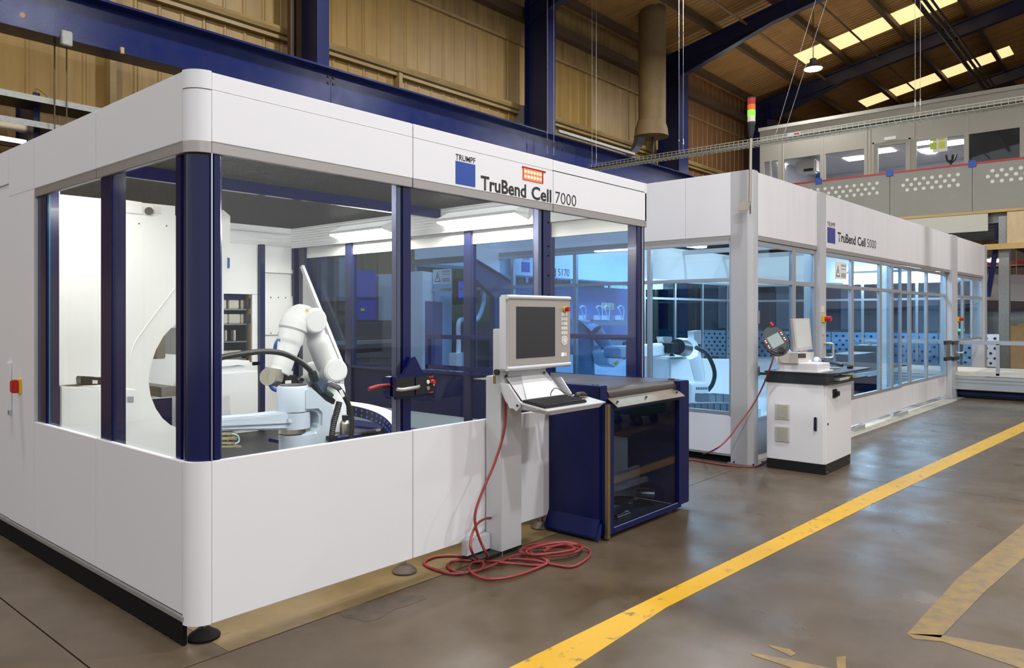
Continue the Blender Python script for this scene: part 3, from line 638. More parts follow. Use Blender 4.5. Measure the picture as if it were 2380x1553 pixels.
MB().limb(spline([R(725, 752, .06), R(738, 790, .06), R(752, 825, .06), R(768, 862, .06)], 5), [.088]*5+[.105]*5+[.108]*5+[.09], 28).make('upper_arm', INNER, rb, smooth=True)
a, b_ = R(752, 866, .22), R(782, 862, -.10)
sj = MB().limb([a, a+(b_-a)*.03, b_-(b_-a)*.05, b_], [.095, .112, .112, .098], 32).make('shoulder_joint', INNER, rb, smooth=True)
MB().limb([b_, b_+(b_-a)*.02], [.09, .088], 32).make('joint_cover', INNER, sj, smooth=True)
MB().limb([R(725, 868, .28), R(760, 866, .1)], [.11, .115], 28).make('shoulder_housing', INNER, rb, smooth=True)
c = R(765, 990, .15); zs = R(765, 900, .15).z
MB().lathe([(.21, 0), (.21, .04), (.17, .08), (.15, zs-.45), (.14, zs-.40)], (c.x, c.y, .42), 28).make('base', INNER, rb, smooth=True); MB().lathe([(.26, 0), (.26, .32)], (c.x, c.y, .1), 24).make('pedestal', NAVYM, rb)
WR = mat('wrist_cast', (190, 184, 168), .38, .5)
MB().limb([R(640, 858), R(634, 885)], [.088, .082], 24).make('wrist', WR, rb, smooth=True); MB().limb([R(622, 876, -.03), R(650, 880, .08)], [.075, .075], 24).make('wrist_cap', WR, rb, smooth=True)
gp = MB().limb([R(648, 878), R(662, 880)], .045, 16).make('gripper_flange', STEEL, rb, smooth=True)
polyY('gripper_body', BLACK, gp, [(660, 875), (690, 872), (692, 893), (662, 894)], RY-.06, .1, bevel=.006); polyY('gripper_label', PAPER, gp, [(663, 885), (677, 884), (677, 891), (663, 892)], RY-.063, .003)
MB().limb([R(690, 884, -.02), R(698, 878, -.02), R(705, 884, -.02)], [.02, .024, .016], 10).make('gripper_camera', BLACK, gp, smooth=True)
HB = mat('blue_hose', (40, 90, 170), .35)
MB().limb(spline([R(628, 895, -.03), R(634, 904, -.03), R(648, 908, -.03), R(660, 902, -.03), R(672, 896, -.03)]), .016, 8).make('blue_hose', HB, rb, smooth=True)
for i in range(3): MB().limb(spline([R(636+3*i, 812, -.08), R(640+2*i, 796-3*i, -.1), R(650, 789+2*i, -.05)]), .007, 6).make('air_line', HB, rb, smooth=True)
# ------------------------------------------------------------------ swing arm unit in front
SY = 1.30
SB = mat('pale_blue_paint', (196, 208, 222), .38)
sw = thing('swing_arm', 'light blue grey swing arm unit with horizontal boom in front of the robot', 'swing arm', fy(712, 1060, SY))
cA = fy(703, 980, SY); ra = .118
def sz(py): return fy(703, py, SY).z
MB().lathe([(ra, 0), (ra, sz(902)-sz(958)-.005), (ra-.012, sz(898)-sz(958))], (cA.x, SY+.12, sz(958)), 32).make('head', SB, sw, smooth=True)
MB().lathe([(ra-.02, 0), (ra-.02, .006)], (cA.x, SY+.12, sz(898)), 32).make('head_lid', DARK, sw)
MB().prism([fy(x, y, SY) for x, y in ((722, 897), (760, 932), (777, 941), (768, 1030), (757, 1042), (705, 1042), (700, 1008), (735, 1003), (744, 990), (745, 962), (738, 955), (706, 957), (705, 905))], (0, .22, 0)).make('c_frame', SB, sw, bevel=.018)
MB().lathe([(ra+.005, 0), (ra+.005, sz(962)-sz(1000))], (cA.x, SY+.12, sz(998)), 32).make('arm_hub', SB, sw, smooth=True)
MB().lathe([(ra-.01, 0), (ra-.01, .035)], (cA.x, SY+.12, sz(1009)), 32).make('bearing_ring', STEEL, sw, smooth=True)
MB().lathe([(ra+.02, 0), (ra+.02, sz(1012)-.1)], (cA.x+.04, SY+.12, .1), 32).make('column', SB, sw, smooth=True)
polyY('boom', SB, sw, [(440, 976), (520, 972), (600, 966), (660, 958), (690, 962), (690, 998), (640, 1000), (520, 1002), (440, 1006)], SY+.04, .15, bevel=.012)
polyY('boom_rib', SB, sw, [(440, 990), (690, 979), (690, 983), (440, 994)], SY+.03, .02); polyY('boom_boss', SB, sw, [(670, 974), (687, 974), (687, 984), (670, 984)], SY+.02, .03, bevel=.003)
HOSE = mat('black_hose', (30, 29, 30), .45)
MB().limb(spline([fy(440, 872, SY), fy(490, 842, SY), fy(515, 831, SY), fy(560, 823, SY), fy(612, 817, SY), fy(655, 821, SY), fy(690, 836, SY), fy(716, 856, SY), fy(729, 874, SY)]), .020, 12).make('supply_hose', HOSE, sw, smooth=True)
MB().limb([fy(725, 866, SY), fy(733, 886, SY)], .032, 14).make('hose_socket', BLACK, sw, smooth=True)
polyY('connector_block', mat('connector_grey', (70, 84, 106), .4, .3), sw, [(734, 891), (747, 877), (764, 892), (760, 906), (750, 916)], SY+.02, .1, bevel=.005)
polyY('connector_plate', DARK, sw, [(720, 896), (734, 890), (780, 930), (776, 940), (760, 934)], SY+.06, .04)
MB().limb([fy(764, 890, SY), fy(786, 901, SY)], .022, 12).make('connector_plug', CHROME, sw, smooth=True)
MB().limb([fy(756, 908, SY+.02), fy(772, 920, SY+.02)], .018, 12).make('connector_plug', mat('green_plug', (40, 70, 50), .5), sw, smooth=True)
MB().limb(spline([fy(784, 899, SY), fy(800, 920, SY), fy(813, 950, SY), fy(818, 985, SY), fy(814, 1030, SY), fy(810, 1060, SY)]), .020, 12).make('supply_hose', HOSE, sw, smooth=True)
polyY('hose_label', PAPER, sw, [(788, 908), (795, 905), (802, 921), (795, 925)], SY-.022, .003)
pts = spline([fy(789, 934, SY), fy(782, 960, SY), fy(774, 990, SY), fy(770, 1020, SY), fy(769, 1045, SY)], 14)
MB().limb(pts, [.026 if i % 2 else .022 for i in range(len(pts))], 12).make('corrugated_hose', HOSE, sw)
MB().limb([fy(770, 1012, SY), fy(770, 1020, SY)], .05, 12).make('hose_collar', BLACK, sw, smooth=True)
BR = mat('brass_parts', (196, 184, 150), .35, .6)
gr = thing('gripper_tool', 'brass and steel gripper tool hanging below the light blue boom', 'gripper', fy(535, 1040, SY))
for i, (y0, y1, x0, x1) in enumerate(((1006, 1012, 505, 545), (1016, 1023, 500, 552), (1028, 1033, 505, 548), (1036, 1041, 496, 562))): polyY('gripper_plate', BR, gr, [(x0, y0), (x1, y0), (x1, y1), (x0, y1)], SY+.02, .14, bevel=.003)
for x in (512, 528, 542): MB().cyl(fy(x, 1006, SY+.08), fy(x, 1038, SY+.08), .012, n=10).make('guide_rod', STEEL, gr)
MB().limb(spline([fy(540, 1008, SY), fy(553, 1014, SY), fy(555, 1026, SY), fy(546, 1032, SY)]), .006, 6).make('air_line', mat('clear_hose', (180, 200, 210), .2), gr, smooth=True)
# ------------------------------------------------------------------ energy chain, drum
ec = thing('energy_chain', 'black energy chain with blue dots and white cover strip curving down', 'energy chain', fy(860, 1000, 2.6))
EX = 2.9
path = spline([fx(x, y, EX) for x, y in ((740, 934), (770, 937), (795, 940), (822, 944), (848, 950), (872, 958), (892, 969), (906, 982), (916, 998), (922, 1018), (926, 1040))], 2)
for i in range(len(path)-1):
    a, b = path[i], path[i+1]; d = (b-a).normalized(); nrm = Vector((0, -d.z, d.y)); nrm = nrm if nrm.z < 0 else -nrm
    lk = MB().prism([a, b, b+nrm*.10, a+nrm*.10], (.03, 0, 0)).make('chain_link', BLACK, ec)
    MB().prism([a-nrm*.006, b-nrm*.006, b, a], (.17, 0, 0)).make('cover_strip', INNER, lk)
    for q in (.25, .75): c = (a+b)/2+nrm*.10*q; MB().cyl((c.x-.004, c.y, c.z), (c.x, c.y, c.z), .013, n=8).make('link_pin', mat('pin_blue', (60, 90, 220), .3), lk)
bx('chain_trough', NAVYM, ec, EX+.02, EX+.5, path[-1].y, path[0].y, .40, .46); bx('chain_stand', NAVYM, ec, EX+.1, EX+.4, path[-1].y+.2, path[0].y-.2, .1, .40)
t = thing('steel_flask', 'small stainless steel flask behind the black hoses', 'flask', fy(802, 1005, 2.2)); c = fy(802, 1008, 2.2)
MB().lathe([(.05, 0), (.05, .09), (.035, .12), (.025, .125)], c, 20).make('body', STEEL, t, smooth=True); MB().lathe([(.028, .125), (.03, .165), (.028, .17)], c, 16).make('cap', BLACK, t)
tag(bx('flask_shelf', NAVYM, None, c.x-.6, c.x+.4, 2.05, 2.5, c.z-.03, c.z), 'dark blue shelf carrying the small steel flask', 'shelf'); bx('shelf_leg', NAVYM, bpy.data.objects['flask_shelf'], c.x-.5, c.x-.44, 2.2, 2.3, .1, c.z-.03); bx('shelf_leg', NAVYM, bpy.data.objects['flask_shelf'], c.x+.3, c.x+.36, 2.2, 2.3, .1, c.z-.03)
t = thing('roller_shaft', 'dark roller shaft with shiny end below the energy chain', 'roller', fy(870, 1010, 1.9))
MB().limb([fy(818, 1012, 2.2), fy(880, 1004, 1.9)], .03, 14).make('shaft', BLACK, t, smooth=True); MB().limb([fy(880, 1004, 1.9), fy(890, 1003, 1.85)], .034, 14).make('shaft_end', CHROME, t, smooth=True)
c = fy(850, 1008, 2.05); bx('shaft_stand', NAVYM, t, c.x-.03, c.x+.03, 2.02, 2.08, .1, c.z)
# dark machine bed filling the floor of the cell
t = thing('machine_bed', 'dark navy machine bed on the floor inside the near cell', 'machine bed', (2.4, 1.5, .1))
bx('bed_body', NAVYM, t, 1.5, 3.9, .5, 1.1, .1, .62, bevel=.01); bx('bed_plate', DARK, t, 1.45, 3.95, .45, 1.15, .62, .65)
bx('bed_rail', STEEL, t, 1.5, 3.9, .6, .66, .65, .68)
# ================================================================== outfeed conveyor
cv = thing('outfeed_conveyor', 'dark blue outfeed conveyor with glazed front standing out of the near cell', 'conveyor', (3.4, -.25, 0))
X0, X1, YF = 2.74, 4.01, -.50
sp = bx('side_wall', NAVYM, cv, X0, X0+.10, YF+.04, 0, .09, 1.095, bevel=.006)
MB().prism([(X0-.055, 0, .02), (X0-.055, YF-.0, .02), (X0, YF+.02, .12), (X0, 0, .12)], (.001, 0, 0)).make('skirt_inner', NAVYM, cv)
MB().add([(X0-.06, 0, .03), (X0-.06, YF+.04, .03), (X0-.0, YF+.04, .15), (X0-.0, 0, .15), (X0+.1, 0, .03), (X0+.1, YF+.04, .03), (X0+.1, YF+.04, .15), (X0+.1, 0, .15)], [(0,1,2,3), (4,7,6,5), (0,4,5,1), (3,2,6,7), (0,3,7,4), (1,5,6,2)]).make('skirt', NAVYM, cv, bevel=.003)
bx('side_wall', NAVYM, cv, X1-.16, X1, YF+.005, 0, .045, 1.06, bevel=.006)
bx('front_corner', NAVYM, cv, X0+.02, X0+.075, YF+.01, YF+.12, .04, .97)
bx('edge_strip', mat('bronze_strip', (150, 130, 92), .3, .8), cv, 2.762, 2.800, YF-.012, YF+.02, .012, .965, bevel=.004)
for b in ((2.80, 2.865, .03, .965), (3.825, 3.865, .03, .965), (2.865, 3.825, .03, .068), (2.865, 3.825, .912, .965)):
    bx('window_frame', NAVYM, cv, b[0], b[1], YF, YF+.05, b[2], b[3], bevel=.003)
bx('window_pane', SMOKE, cv, 2.86, 3.83, YF+.018, YF+.024, .06, .92)
MB().box(2.862, 3.826, YF+.008, YF+.012, .066, .072).make('pane_trim', ALU, cv)
bx('base_pan', mat('pan_dark', (38, 40, 46), .5), cv, 2.80, 3.86, YF+.06, -.02, .02, .04); bx('rear_plate', ALU, cv, 2.80, 3.86, -.12, -.09, .04, .32); bx('rear_bar', GALV, cv, 2.80, 3.86, -.2, -.16, .20, .235)
for x in (2.93, 3.33, 3.66): MB().limb([(x, -.2, .14), (x+.06, -.34, .14)], .04, 16).make('drum', CHROME, cv, smooth=True)
MB().limb([(3.12, -.34, .06), (3.3, -.34, .06)], .03, 14).make('drum', CHROME, cv, smooth=True)
RB_ = MB().limb([(2.86, -.40, 1.005), (3.98, -.40, 1.005)], .062, 28).make('belt_roller', BELT, cv, smooth=True)
bx('belt', BELT, cv, 2.86, 3.84, -.40, .9, 1.060, 1.068); bx('bearing_block', mat('rust_brown', (70, 44, 34), .6), cv, 3.86, 3.9, -.42, -.38, 1.04, 1.075)
MB().prism([(2.84, -.44, 1.015), (2.84, -.545, .945), (2.84, -.545, .94), (2.84, -.44, 1.01)], (1.0, 0, 0)).make('chute_plate', STEEL, cv)
for x in (2.9, 3.3, 3.78): MB().cyl((x, -.505, .975), (x, -.51, .983), .008, n=8).make('chute_screw', DARK, cv)
for y in (-.40, -.36, -.12, -.07): MB().cyl((X0+.06, y, 1.095), (X0+.06, y, 1.10), .008, n=8).make('rail_screw', DARK, sp)
for x, y in ((2.9, -.42), (3.9, -.42)): MB().cyl((x, y, 0), (x, y, .05), .02, n=10).make('foot', BLACK, cv)
# ================================================================== operator terminal
tp = thing('control_terminal', 'silver grey control terminal on a pedestal with slanted keyboard tray', 'terminal', (2.14, -.1, 0))
bx('pedestal', SILV, tp, 2.033, 2.245, -.153, .0-.012, .022, 1.19, bevel=.004)
bx('foot_box', SILV, tp, 1.80, 2.03, -.06, -.012, .03, .135, bevel=.004); bx('foot_plate', BLACK, tp, 1.80, 2.25, -.15, -.012, .004, .024)
for x, y in ((2.05, -.14), (2.23, -.14), (1.85, -.03)): MB().cyl((x, y, 0), (x, y, .03), .012, n=10).make('adjuster', CHROME, tp)
# neck and monitor arm
MB().prism([(1.985, -.153, 1.16), (1.985, -.24, 1.02), (1.985, -.25, 1.04), (1.985, -.19, 1.2), (1.985, -.19, 1.51), (1.985, -.12, 1.51), (1.985, -.12, 1.16)], (.06, 0, 0)).make('neck', SILV, tp, bevel=.004)
bx('rear_cover', SILV, tp, 2.045, 2.46, -.20, -.14, 1.12, 1.42, bevel=.006)
MB().limb([(2.02, -.19, 1.455), (2.02, -.27, 1.455)], .03, 14).make('swivel', SILV, tp, smooth=True)
MB().limb([(1.985, -.165, 1.225), (1.965, -.165, 1.225)], .02, 14).make('lock_knob', BLACK, tp, smooth=True); bx('key_bunch', mat('brass_key', (150, 125, 70), .3, .8), tp, 1.955, 1.962, -.17, -.15, 1.15, 1.205)
YM = -.28
mo = MB().box(1.945, 2.632, YM, YM+.075, 1.238, 1.733).make('monitor_body', SILV, tp, bevel=.012)
bx('monitor_face', SILVD, mo, 1.962, 2.626, YM-.003, YM, 1.272, 1.702); 
for z in (1.718, 1.253): MB().limb([(1.948, YM+.004, z), (2.63, YM+.004, z)], .0155, 12).make('monitor_profile', SILV, mo, smooth=True)
bx('screen', DARK, mo, 2.034, 2.449, YM-.005, YM-.002, 1.316, 1.657)
def kb(px, py, r, d, m, n, Y=YM-.003): q = fy(px, py, Y); return MB().cyl((q.x, Y, q.z), (q.x, Y-d, q.z), r, n=18).make(n, m, mo, bevel=r*.12)
kb(1312, 719, .021, .014, YEL, 'stop_collar'); kb(1312, 719, .016, .042, RED, 'stop_button')
KEYM = mat('key_white', (226, 222, 214), .4)
for i in range(3):
    for j in range(5): x = 2.523+.024*i; z = 1.608-.0325*j; bx('key', KEYM, mo, x, x+.019, YM-.006, YM-.003, z-.013, z+.011)
q = fy(1311, 791, YM)
for i in range(8):
    a = math.pi/4*i; MB().prism([(q.x+r*math.cos(a+s), YM-.006, q.z+r*math.sin(a+s)) for r, s in ((.022, -.33), (.036, -.33), (.036, .33), (.022, .33))], (0, .003, 0)).make('ring_key', KEYM, mo)
MB().cyl((q.x, YM-.003, q.z), (q.x, YM-.007, q.z), .018, n=18).make('ring_centre', KEYM, mo)
bx('status_key', emis('led_white', (200, 210, 255), 1.2), mo, 2.525, 2.55, YM-.006, YM-.003, 1.312, 1.336); bx('status_key', KEYM, mo, 2.556, 2.582, YM-.006, YM-.003, 1.312, 1.336)
# tray: sloping back plate, cheeks, shelf
tx0, tx1, ty0, ty1, tz0, tz1 = 1.962, 2.605, -.60, -.35, 1.008, 1.043      # shelf slopes a little to the front
MB().prism([(tx0+.06, -.19, 1.205), (2.47, -.19, 1.205), (2.47, ty1, tz1), (tx0+.06, ty1, tz1)], (0, -.006, -.006)).make('tray_back', SILV, tp)
MB().prism([(2.18, -.195, 1.195), (2.40, -.195, 1.195), (2.46, ty1, tz1+.008), (2.06, ty1, tz1+.008)], (0, -.004, .004)).make('tray_liner', INNER, tp)
polyX('tray_cheek', SILV, tp, [(1161, 890), (1181, 893), (1209, 936), (1208, 948), (1200, 957), (1192, 950), (1184, 950)], 1.955, .014, bevel=.002)
polyX('tray_cheek', SILV, tp, [(1279, 878), (1303, 877), (1327, 915), (1322, 921), (1308, 924), (1290, 905)], 2.50, .014, bevel=.002)
q = fx(1203, 943, 1.955); MB().cyl((1.948, q.y, q.z), (1.955, q.y, q.z), .008, n=10).make('tray_screw', DARK, tp)
for x in (2.03, 2.43): MB().cyl((x, -.195, 1.195), (x, -.205, 1.20), .008, n=10).make('tray_screw', BLACK, tp)
MB().prism([(tx0, ty1, tz1), (tx1+.03, ty1, tz1), (tx1, ty0, tz0), (tx0, ty0, tz0)], (0, 0, -.006)).make('tray_shelf', SILV, tp)
MB().prism([(tx0, ty0, tz0), (tx1, ty0, tz0), (tx1-.05, ty0+.02, tz0-.034), (tx0+.05, ty0+.02, tz0-.034)], (0, .005, 0)).make('tray_lip', SILV, tp)
MB().prism([(tx0, ty1, tz1), (tx0, ty0, tz0), (tx0+.05, ty0+.02, tz0-.034), (tx0+.03, ty1, tz1-.05)], (.005, 0, 0)).make('tray_lip', SILV, tp)
def tray(x, y, dz=0.): return Vector((x, y, tz0+(tz1-tz0)*(y-ty0)/(ty1-ty0)+dz))
kbd = thing('keyboard', 'black computer keyboard on the silver terminal tray', 'keyboard', (2.24, -.45, .99))
MB().prism([tray(1.985, -.56, .001), tray(2.44, -.56, .001), tray(2.44, -.375, .001), tray(1.985, -.375, .001)], (0, 0, .016)).make('body', BLACK, kbd, bevel=.003)
k0 = None
for r in range(6):
    for i in range(18):
        p = tray(1.990+.0247*i, -.555+.029*r, .017)
        if k0 is None: k0 = bx('key', mat('key_black', (44, 42, 42), .45), kbd, 0, .020, 0, .023, 0, .006); k0.location = p
        else: c = share(k0, p); c.parent = kbd; c.matrix_parent_inverse = k0.matrix_parent_inverse.copy()
ms = thing('mouse', 'black computer mouse on the right end of the terminal tray', 'mouse', tray(2.53, -.45))
MB().limb(spline([tray(2.48, -.43, .012), tray(2.505, -.44, .018), tray(2.54, -.45, .020), tray(2.575, -.46, .016), tray(2.59, -.465, .012)], 4), [.008]+[.022]*4+[.026]*4+[.025]*3+[.018], 16).make('shell', BLACK, ms, smooth=True) if False else \
MB().limb([tray(2.475, -.43, .010), tray(2.485, -.433, .016), tray(2.51, -.44, .021), tray(2.545, -.45, .022), tray(2.572, -.458, .017), tray(2.585, -.462, .010)], [.004, .014, .021, .022, .015, .004], 16).make('shell', BLACK, ms, smooth=True)
MB().limb([tray(2.50, -.455, .012), tray(2.58, -.478, .010)], .003, 6).make('side_stripe', mat('mouse_gold', (150, 130, 60), .4), ms)
MB().limb(spline([tray(2.48, -.43, .012), (2.44, -.37, 1.07), (2.40, -.33, 1.10), (2.34, -.34, 1.085), (2.31, -.352, 1.055)]), .003, 6).make('mouse_cable', BLACK, ms, smooth=True)
# ================================================================== red cables
def cab(pts, r=.0085): return MB().limb(spline(pts, 8), r, 8)
def g(px, py, z=.012): return fz(px, py, z)
p1 = [fy(1170, 905, -.17), fy(1174, 935, -.17), fy(1172, 1000, -.18), fy(1150, 1075, -.19), fy(1122, 1140, -.2), fy(1105, 1190, -.21), fy(1106, 1225, -.22), fy(1118, 1262, -.24), fy(1131, 1288, -.26), g(1132, 1298), g(1118, 1304),
      g(1060, 1303), g(1040, 1314), g(1055, 1328), g(1085, 1331), g(1120, 1322), g(1122, 1306, .02), g(1100, 1308, .02), g(1090, 1320, .02), g(1095, 1330, .02), g(1120, 1344), g(1155, 1346), g(1200, 1338), g(1250, 1320), g(1275, 1305, .02), g(1250, 1296, .03), g(1210, 1285, .03), g(1225, 1275, .03), g(1300, 1272, .03), g(1350, 1275, .03), g(1345, 1265, .03), g(1290, 1262, .03), g(1240, 1265, .03), g(1213, 1276, .03), g(1225, 1290, .03), g(1290, 1292, .03), g(1335, 1285, .03), g(1355, 1270, .04), g(1330, 1261, .04), g(1270, 1262, .04), g(1232, 1277, .04), g(1250, 1292, .04), g(1310, 1290, .04), g(1345, 1280, .05), g(1348, 1268, .05), g(1300, 1268, .05), g(1262, 1282, .05)]
tag(cab(p1).make('red_cable', REDC, smooth=True), 'red cable looping down the silver terminal pedestal into a coil on the floor', 'cable')
p2 = [fy(1142, 1204, -.05), fy(1125, 1207, -.10), fy(1106, 1222, -.18), fy(1094, 1255, -.24), fy(1097, 1283, -.27), g(1115, 1302), g(1150, 1305), g(1190, 1300), g(1240, 1303, .02), g(1290, 1313), g(1330, 1317), g(1362, 1300), g(1372, 1284), g(1360, 1273, .03), g(1320, 1262, .06), g(1270, 1266, .06), g(1225, 1280, .05), g(1240, 1290, .05), g(1300, 1284, .06), g(1335, 1276, .07), g(1310, 1266, .06), g(1268, 1274, .06)]
tag(cab(p2).make('red_cable', REDC, smooth=True), 'second red cable leaving the pedestal side and coiling to the right', 'cable')
p3 = [g(1100, 1297), g(1060, 1292), g(1015, 1294), g(988, 1305), g(990, 1315), g(1030, 1330), g(1060, 1334), g(1100, 1328), g(1140, 1316), g(1165, 1305, .02), g(1180, 1298, .02), g(1205, 1290, .02), g(1240, 1292, .03), g(1270, 1303, .03), g(1260, 1314), g(1200, 1311), g(1160, 1307, .025)]
tag(cab(p3).make('red_cable', REDC, smooth=True), 'red cable loop lying farthest left in front of the white panel', 'cable')
p4 = [fy(1800, 822, -.45), fy(1790, 855, -.42), fy(1772, 900, -.32), fy(1748, 945, -.24), fy(1718, 985, -.20), fy(1690, 1022, -.15), fy(1660, 1046, -.06), g(1625, 1057), g(1580, 1057), g(1540, 1060)]
tag(cab(p4, .008).make('red_cable', REDC, smooth=True), 'red cable hanging from the hand pendant past the grey corner column', 'cable')
p5 = [g(1560, 1072), g(1605, 1069), g(1650, 1076), g(1700, 1083), g(1745, 1085), g(1765, 1081), g(1782, 1070)]
tag(cab(p5, .008).make('red_cable', REDC, smooth=True), 'red cable on the floor around the foot of the grey corner column', 'cable')
# ================================================================== farther cell, built in its own axes (T=M5)
c5 = thing('robot_cell', 'farther white robot cell with grey posts and lettering 5000', 'robot cell', tuple(M5 @ Vector((0, 0, 0))))
H5, HB5, HR5, HW5, HP5, D5, L5 = 3.147, 2.463, 2.0, .485, .075, 5.5, 11.6
def b5(name, m, *b, bevel=0., par=None): return MB().box(*b).make(name, m, par or c5, bevel, T=M5)
# corner column with chamfer
MB().prism([(-.12, .24, 0.012), (-.12, .05, 0.012), (-.085, 0, 0.012), (.0, -.0, 0.012), (.075, .02, 0.012), (.075, .24, 0.012)], (0, 0, H5-.01)).make('corner_column', GREYP, c5, T=M5)
b5('base_plate', ALU, -.15, .11, -.04, .27, 0, .012, bevel=.002)
for x, y in ((-.13, -.02), (.09, -.02), (-.13, .2)):
    MB().cyl((x, y, .012), (x, y, .03), .01, n=8).make('anchor_bolt', DARK, c5, T=M5)
q = f5y(1774, 738, 0); 
for z, h in ((1.58, .07), (1.0, .05)): b5('strike_plate', CHROME, .045, .065, -.004, .012, z-h, z+h)
# front fascia
for a, b in ((.075, 1.80), (2.02, 8.86), (9.02, L5)):
    b5('fascia_panel', WHITE5, a+.003, b-.003, .03, .06, HB5, H5, bevel=.003); b5('fascia_band', BAND, a, b, .032, .08, 2.415, HB5)
b5('fascia_joint', BAND, 1.0, 1.008, .028, .034, 2.415, HB5)
# left face
LX = -.12
for a, b in ((.24, .79), (.79, D5)):
    b5('fascia_panel', WHITE, LX, LX+.03, a+.002, b-.002, HB5, H5, bevel=.003)
b5('fascia_band', BAND, LX+.004, LX+.05, .24, D5, 2.41, HB5)
ml = [.24, 1.27]+[f5x(px, 700, LX).y for px in (1335, 1190, 1080)]+[D5]
for i in range(len(ml)-1):
    a, b = ml[i], ml[i+1]
    b5('window_mullion', ALU, LX, LX+.05, b-.025, b+.025, .1, 2.41, bevel=.003); 
    if i == 0: b5('window_mullion', ALU, LX, LX+.05, a, a+.02, .5, 2.41, bevel=.003)
    for z0, z1 in ((1.965, 2.005), (2.375, 2.41), (.515, .555)): b5('window_rail', ALU, LX, LX+.05, a+.02, b-.025, z0, z1, bevel=.003)
    b5('window_pane', BLUEG, LX+.02, LX+.026, a+.02, b-.025, .555, 1.965); b5('window_pane', BLUEG, LX+.02, LX+.026, a+.02, b-.025, 2.005, 2.375)
    b5('lower_panel', WHITE, LX, LX+.03, a+.002, b-.002, .095, .515, bevel=.003)
b5('plinth', RUBBER, LX+.03, LX+.06, .24, D5, 0, .09); b5('kick_rail', ALU, LX-.004, LX+.03, .24, D5, .075, .093)
# front posts
p2 = b5('door_post', GREYP, 1.80, 2.02, -.0, .2, .012, H5, bevel=.004); p3 = b5('door_post', GREYP, 8.55, 9.0, -.0, .2, .012, H5, bevel=.004)
b5('base_plate', ALU, 8.35, 9.2, -.12, .3, 0, .012); b5('end_post', GREYP, L5-.1, L5+.15, .0, .25, .0, H5, bevel=.004)
# windows of the front
def win(x0, x1, y, zb, muls, low=True):
    e = [x0]+muls+[x1]
    for i in range(len(e)-1):
        a, b = e[i], e[i+1]; a2 = a+.05; b2 = b-.05
        b5('window_mullion', ALU, a, a2, y, y+.045, zb-.045, 2.41, bevel=.003); b5('window_mullion', ALU, b2, b, y, y+.045, zb-.045, 2.41, bevel=.003)
        for z0, z1 in ((1.955, 2.005), (2.36, 2.41), (zb-.045, zb)): b5('window_rail', ALU, a2, b2, y, y+.045, z0, z1, bevel=.003)
        b5('window_pane', BLUEG, a2, b2, y+.02, y+.026, zb, 1.955); b5('window_pane', BLUEG, a2, b2, y+.02, y+.026, 2.005, 2.36)
        if low: b5('lower_panel', WHITE5, a+.003, b-.003, y+.005, y+.035, HP5, zb-.047, bevel=.003)
win(.08, 1.80, .05, HW5, [1.13])
win(2.02, 5.42, .035, HW5, [3.11, 4.35, 4.93]); win(5.0, 8.55, .095, HW5, [6.15, 7.2])
win(9.0, L5-.1, .05, 1.13, [9.75, 10.6], low=False)
for x in (3.11, 5.2): b5('sliding_foot', ALU, x, x+.35, -.02, .1, .0, .06)
# right end wall
RX = L5
for y0, y1 in ((.25, 1.4), (1.4, 2.6), (2.6, 3.9), (3.9, D5)):
    b5('window_mullion', GREYP if y0 > 2 else ALU, RX-.05, RX, y1-.06, y1, .1, 2.41)
    for z0, z1 in ((1.955, 2.005), (2.36, 2.41), (.44, .485)): b5('window_rail', ALU, RX-.05, RX, y0, y1-.06, z0, z1)
    b5('window_pane', BLUEG, RX-.03, RX-.024, y0, y1-.06, .485, 2.36); b5('lower_panel', WHITE5, RX-.04, RX-.01, y0, y1, .08, .44)
b5('fascia_panel', INNER, RX-.04, RX-.01, .25, D5, 2.41, H5)
# back wall
for i in range(9):
    x0, x1 = -.1+1.3*i, -.1+1.3*(i+1)
    b5('window_mullion', ALU, x1-.06, x1, D5-.05, D5, .1, 2.41)
    for z0, z1 in ((1.955, 2.005), (2.36, 2.41), (.44, .485)): b5('window_rail', ALU, x0, x1-.06, D5-.05, D5, z0, z1)
    b5('window_pane', BLUEG, x0, x1-.06, D5-.03, D5-.024, .485, 2.36); b5('lower_panel', INNER, x0, x1, D5-.04, D5-.01, .08, .44)
b5('fascia_panel', INNER, -.1, RX, D5-.04, D5-.01, 2.41, H5); b5('inner_fascia', INNER, .08, RX, .09, .11, 2.415, H5)
b5('corner_column', GREYP, RX-.25, RX, D5-.25, D5, .0, H5)
# lettering on the front
yl = .028
b5('logo_square', LOGO5, 2.14, 2.42, yl, .031, 2.535, 2.735)
text('logo_lettering', 'TRUMPF', INK, c5, (2.14, yl, 2.75), (1,0,0), .28, .055, bold=.0, T=M5)
text('cell_lettering', 'TruBend', INK, c5, (2.51, yl, 2.575), (1,0,0), .70, .125, bold=.022, T=M5)
text('cell_lettering', 'Cell', INK, c5, (3.29, yl, 2.575), (1,0,0), .34, .125, bold=.022, T=M5)
text('cell_number', '5000', INK, c5, (3.70, yl, 2.58), (1,0,0), .40, .12, bold=-.006, T=M5)
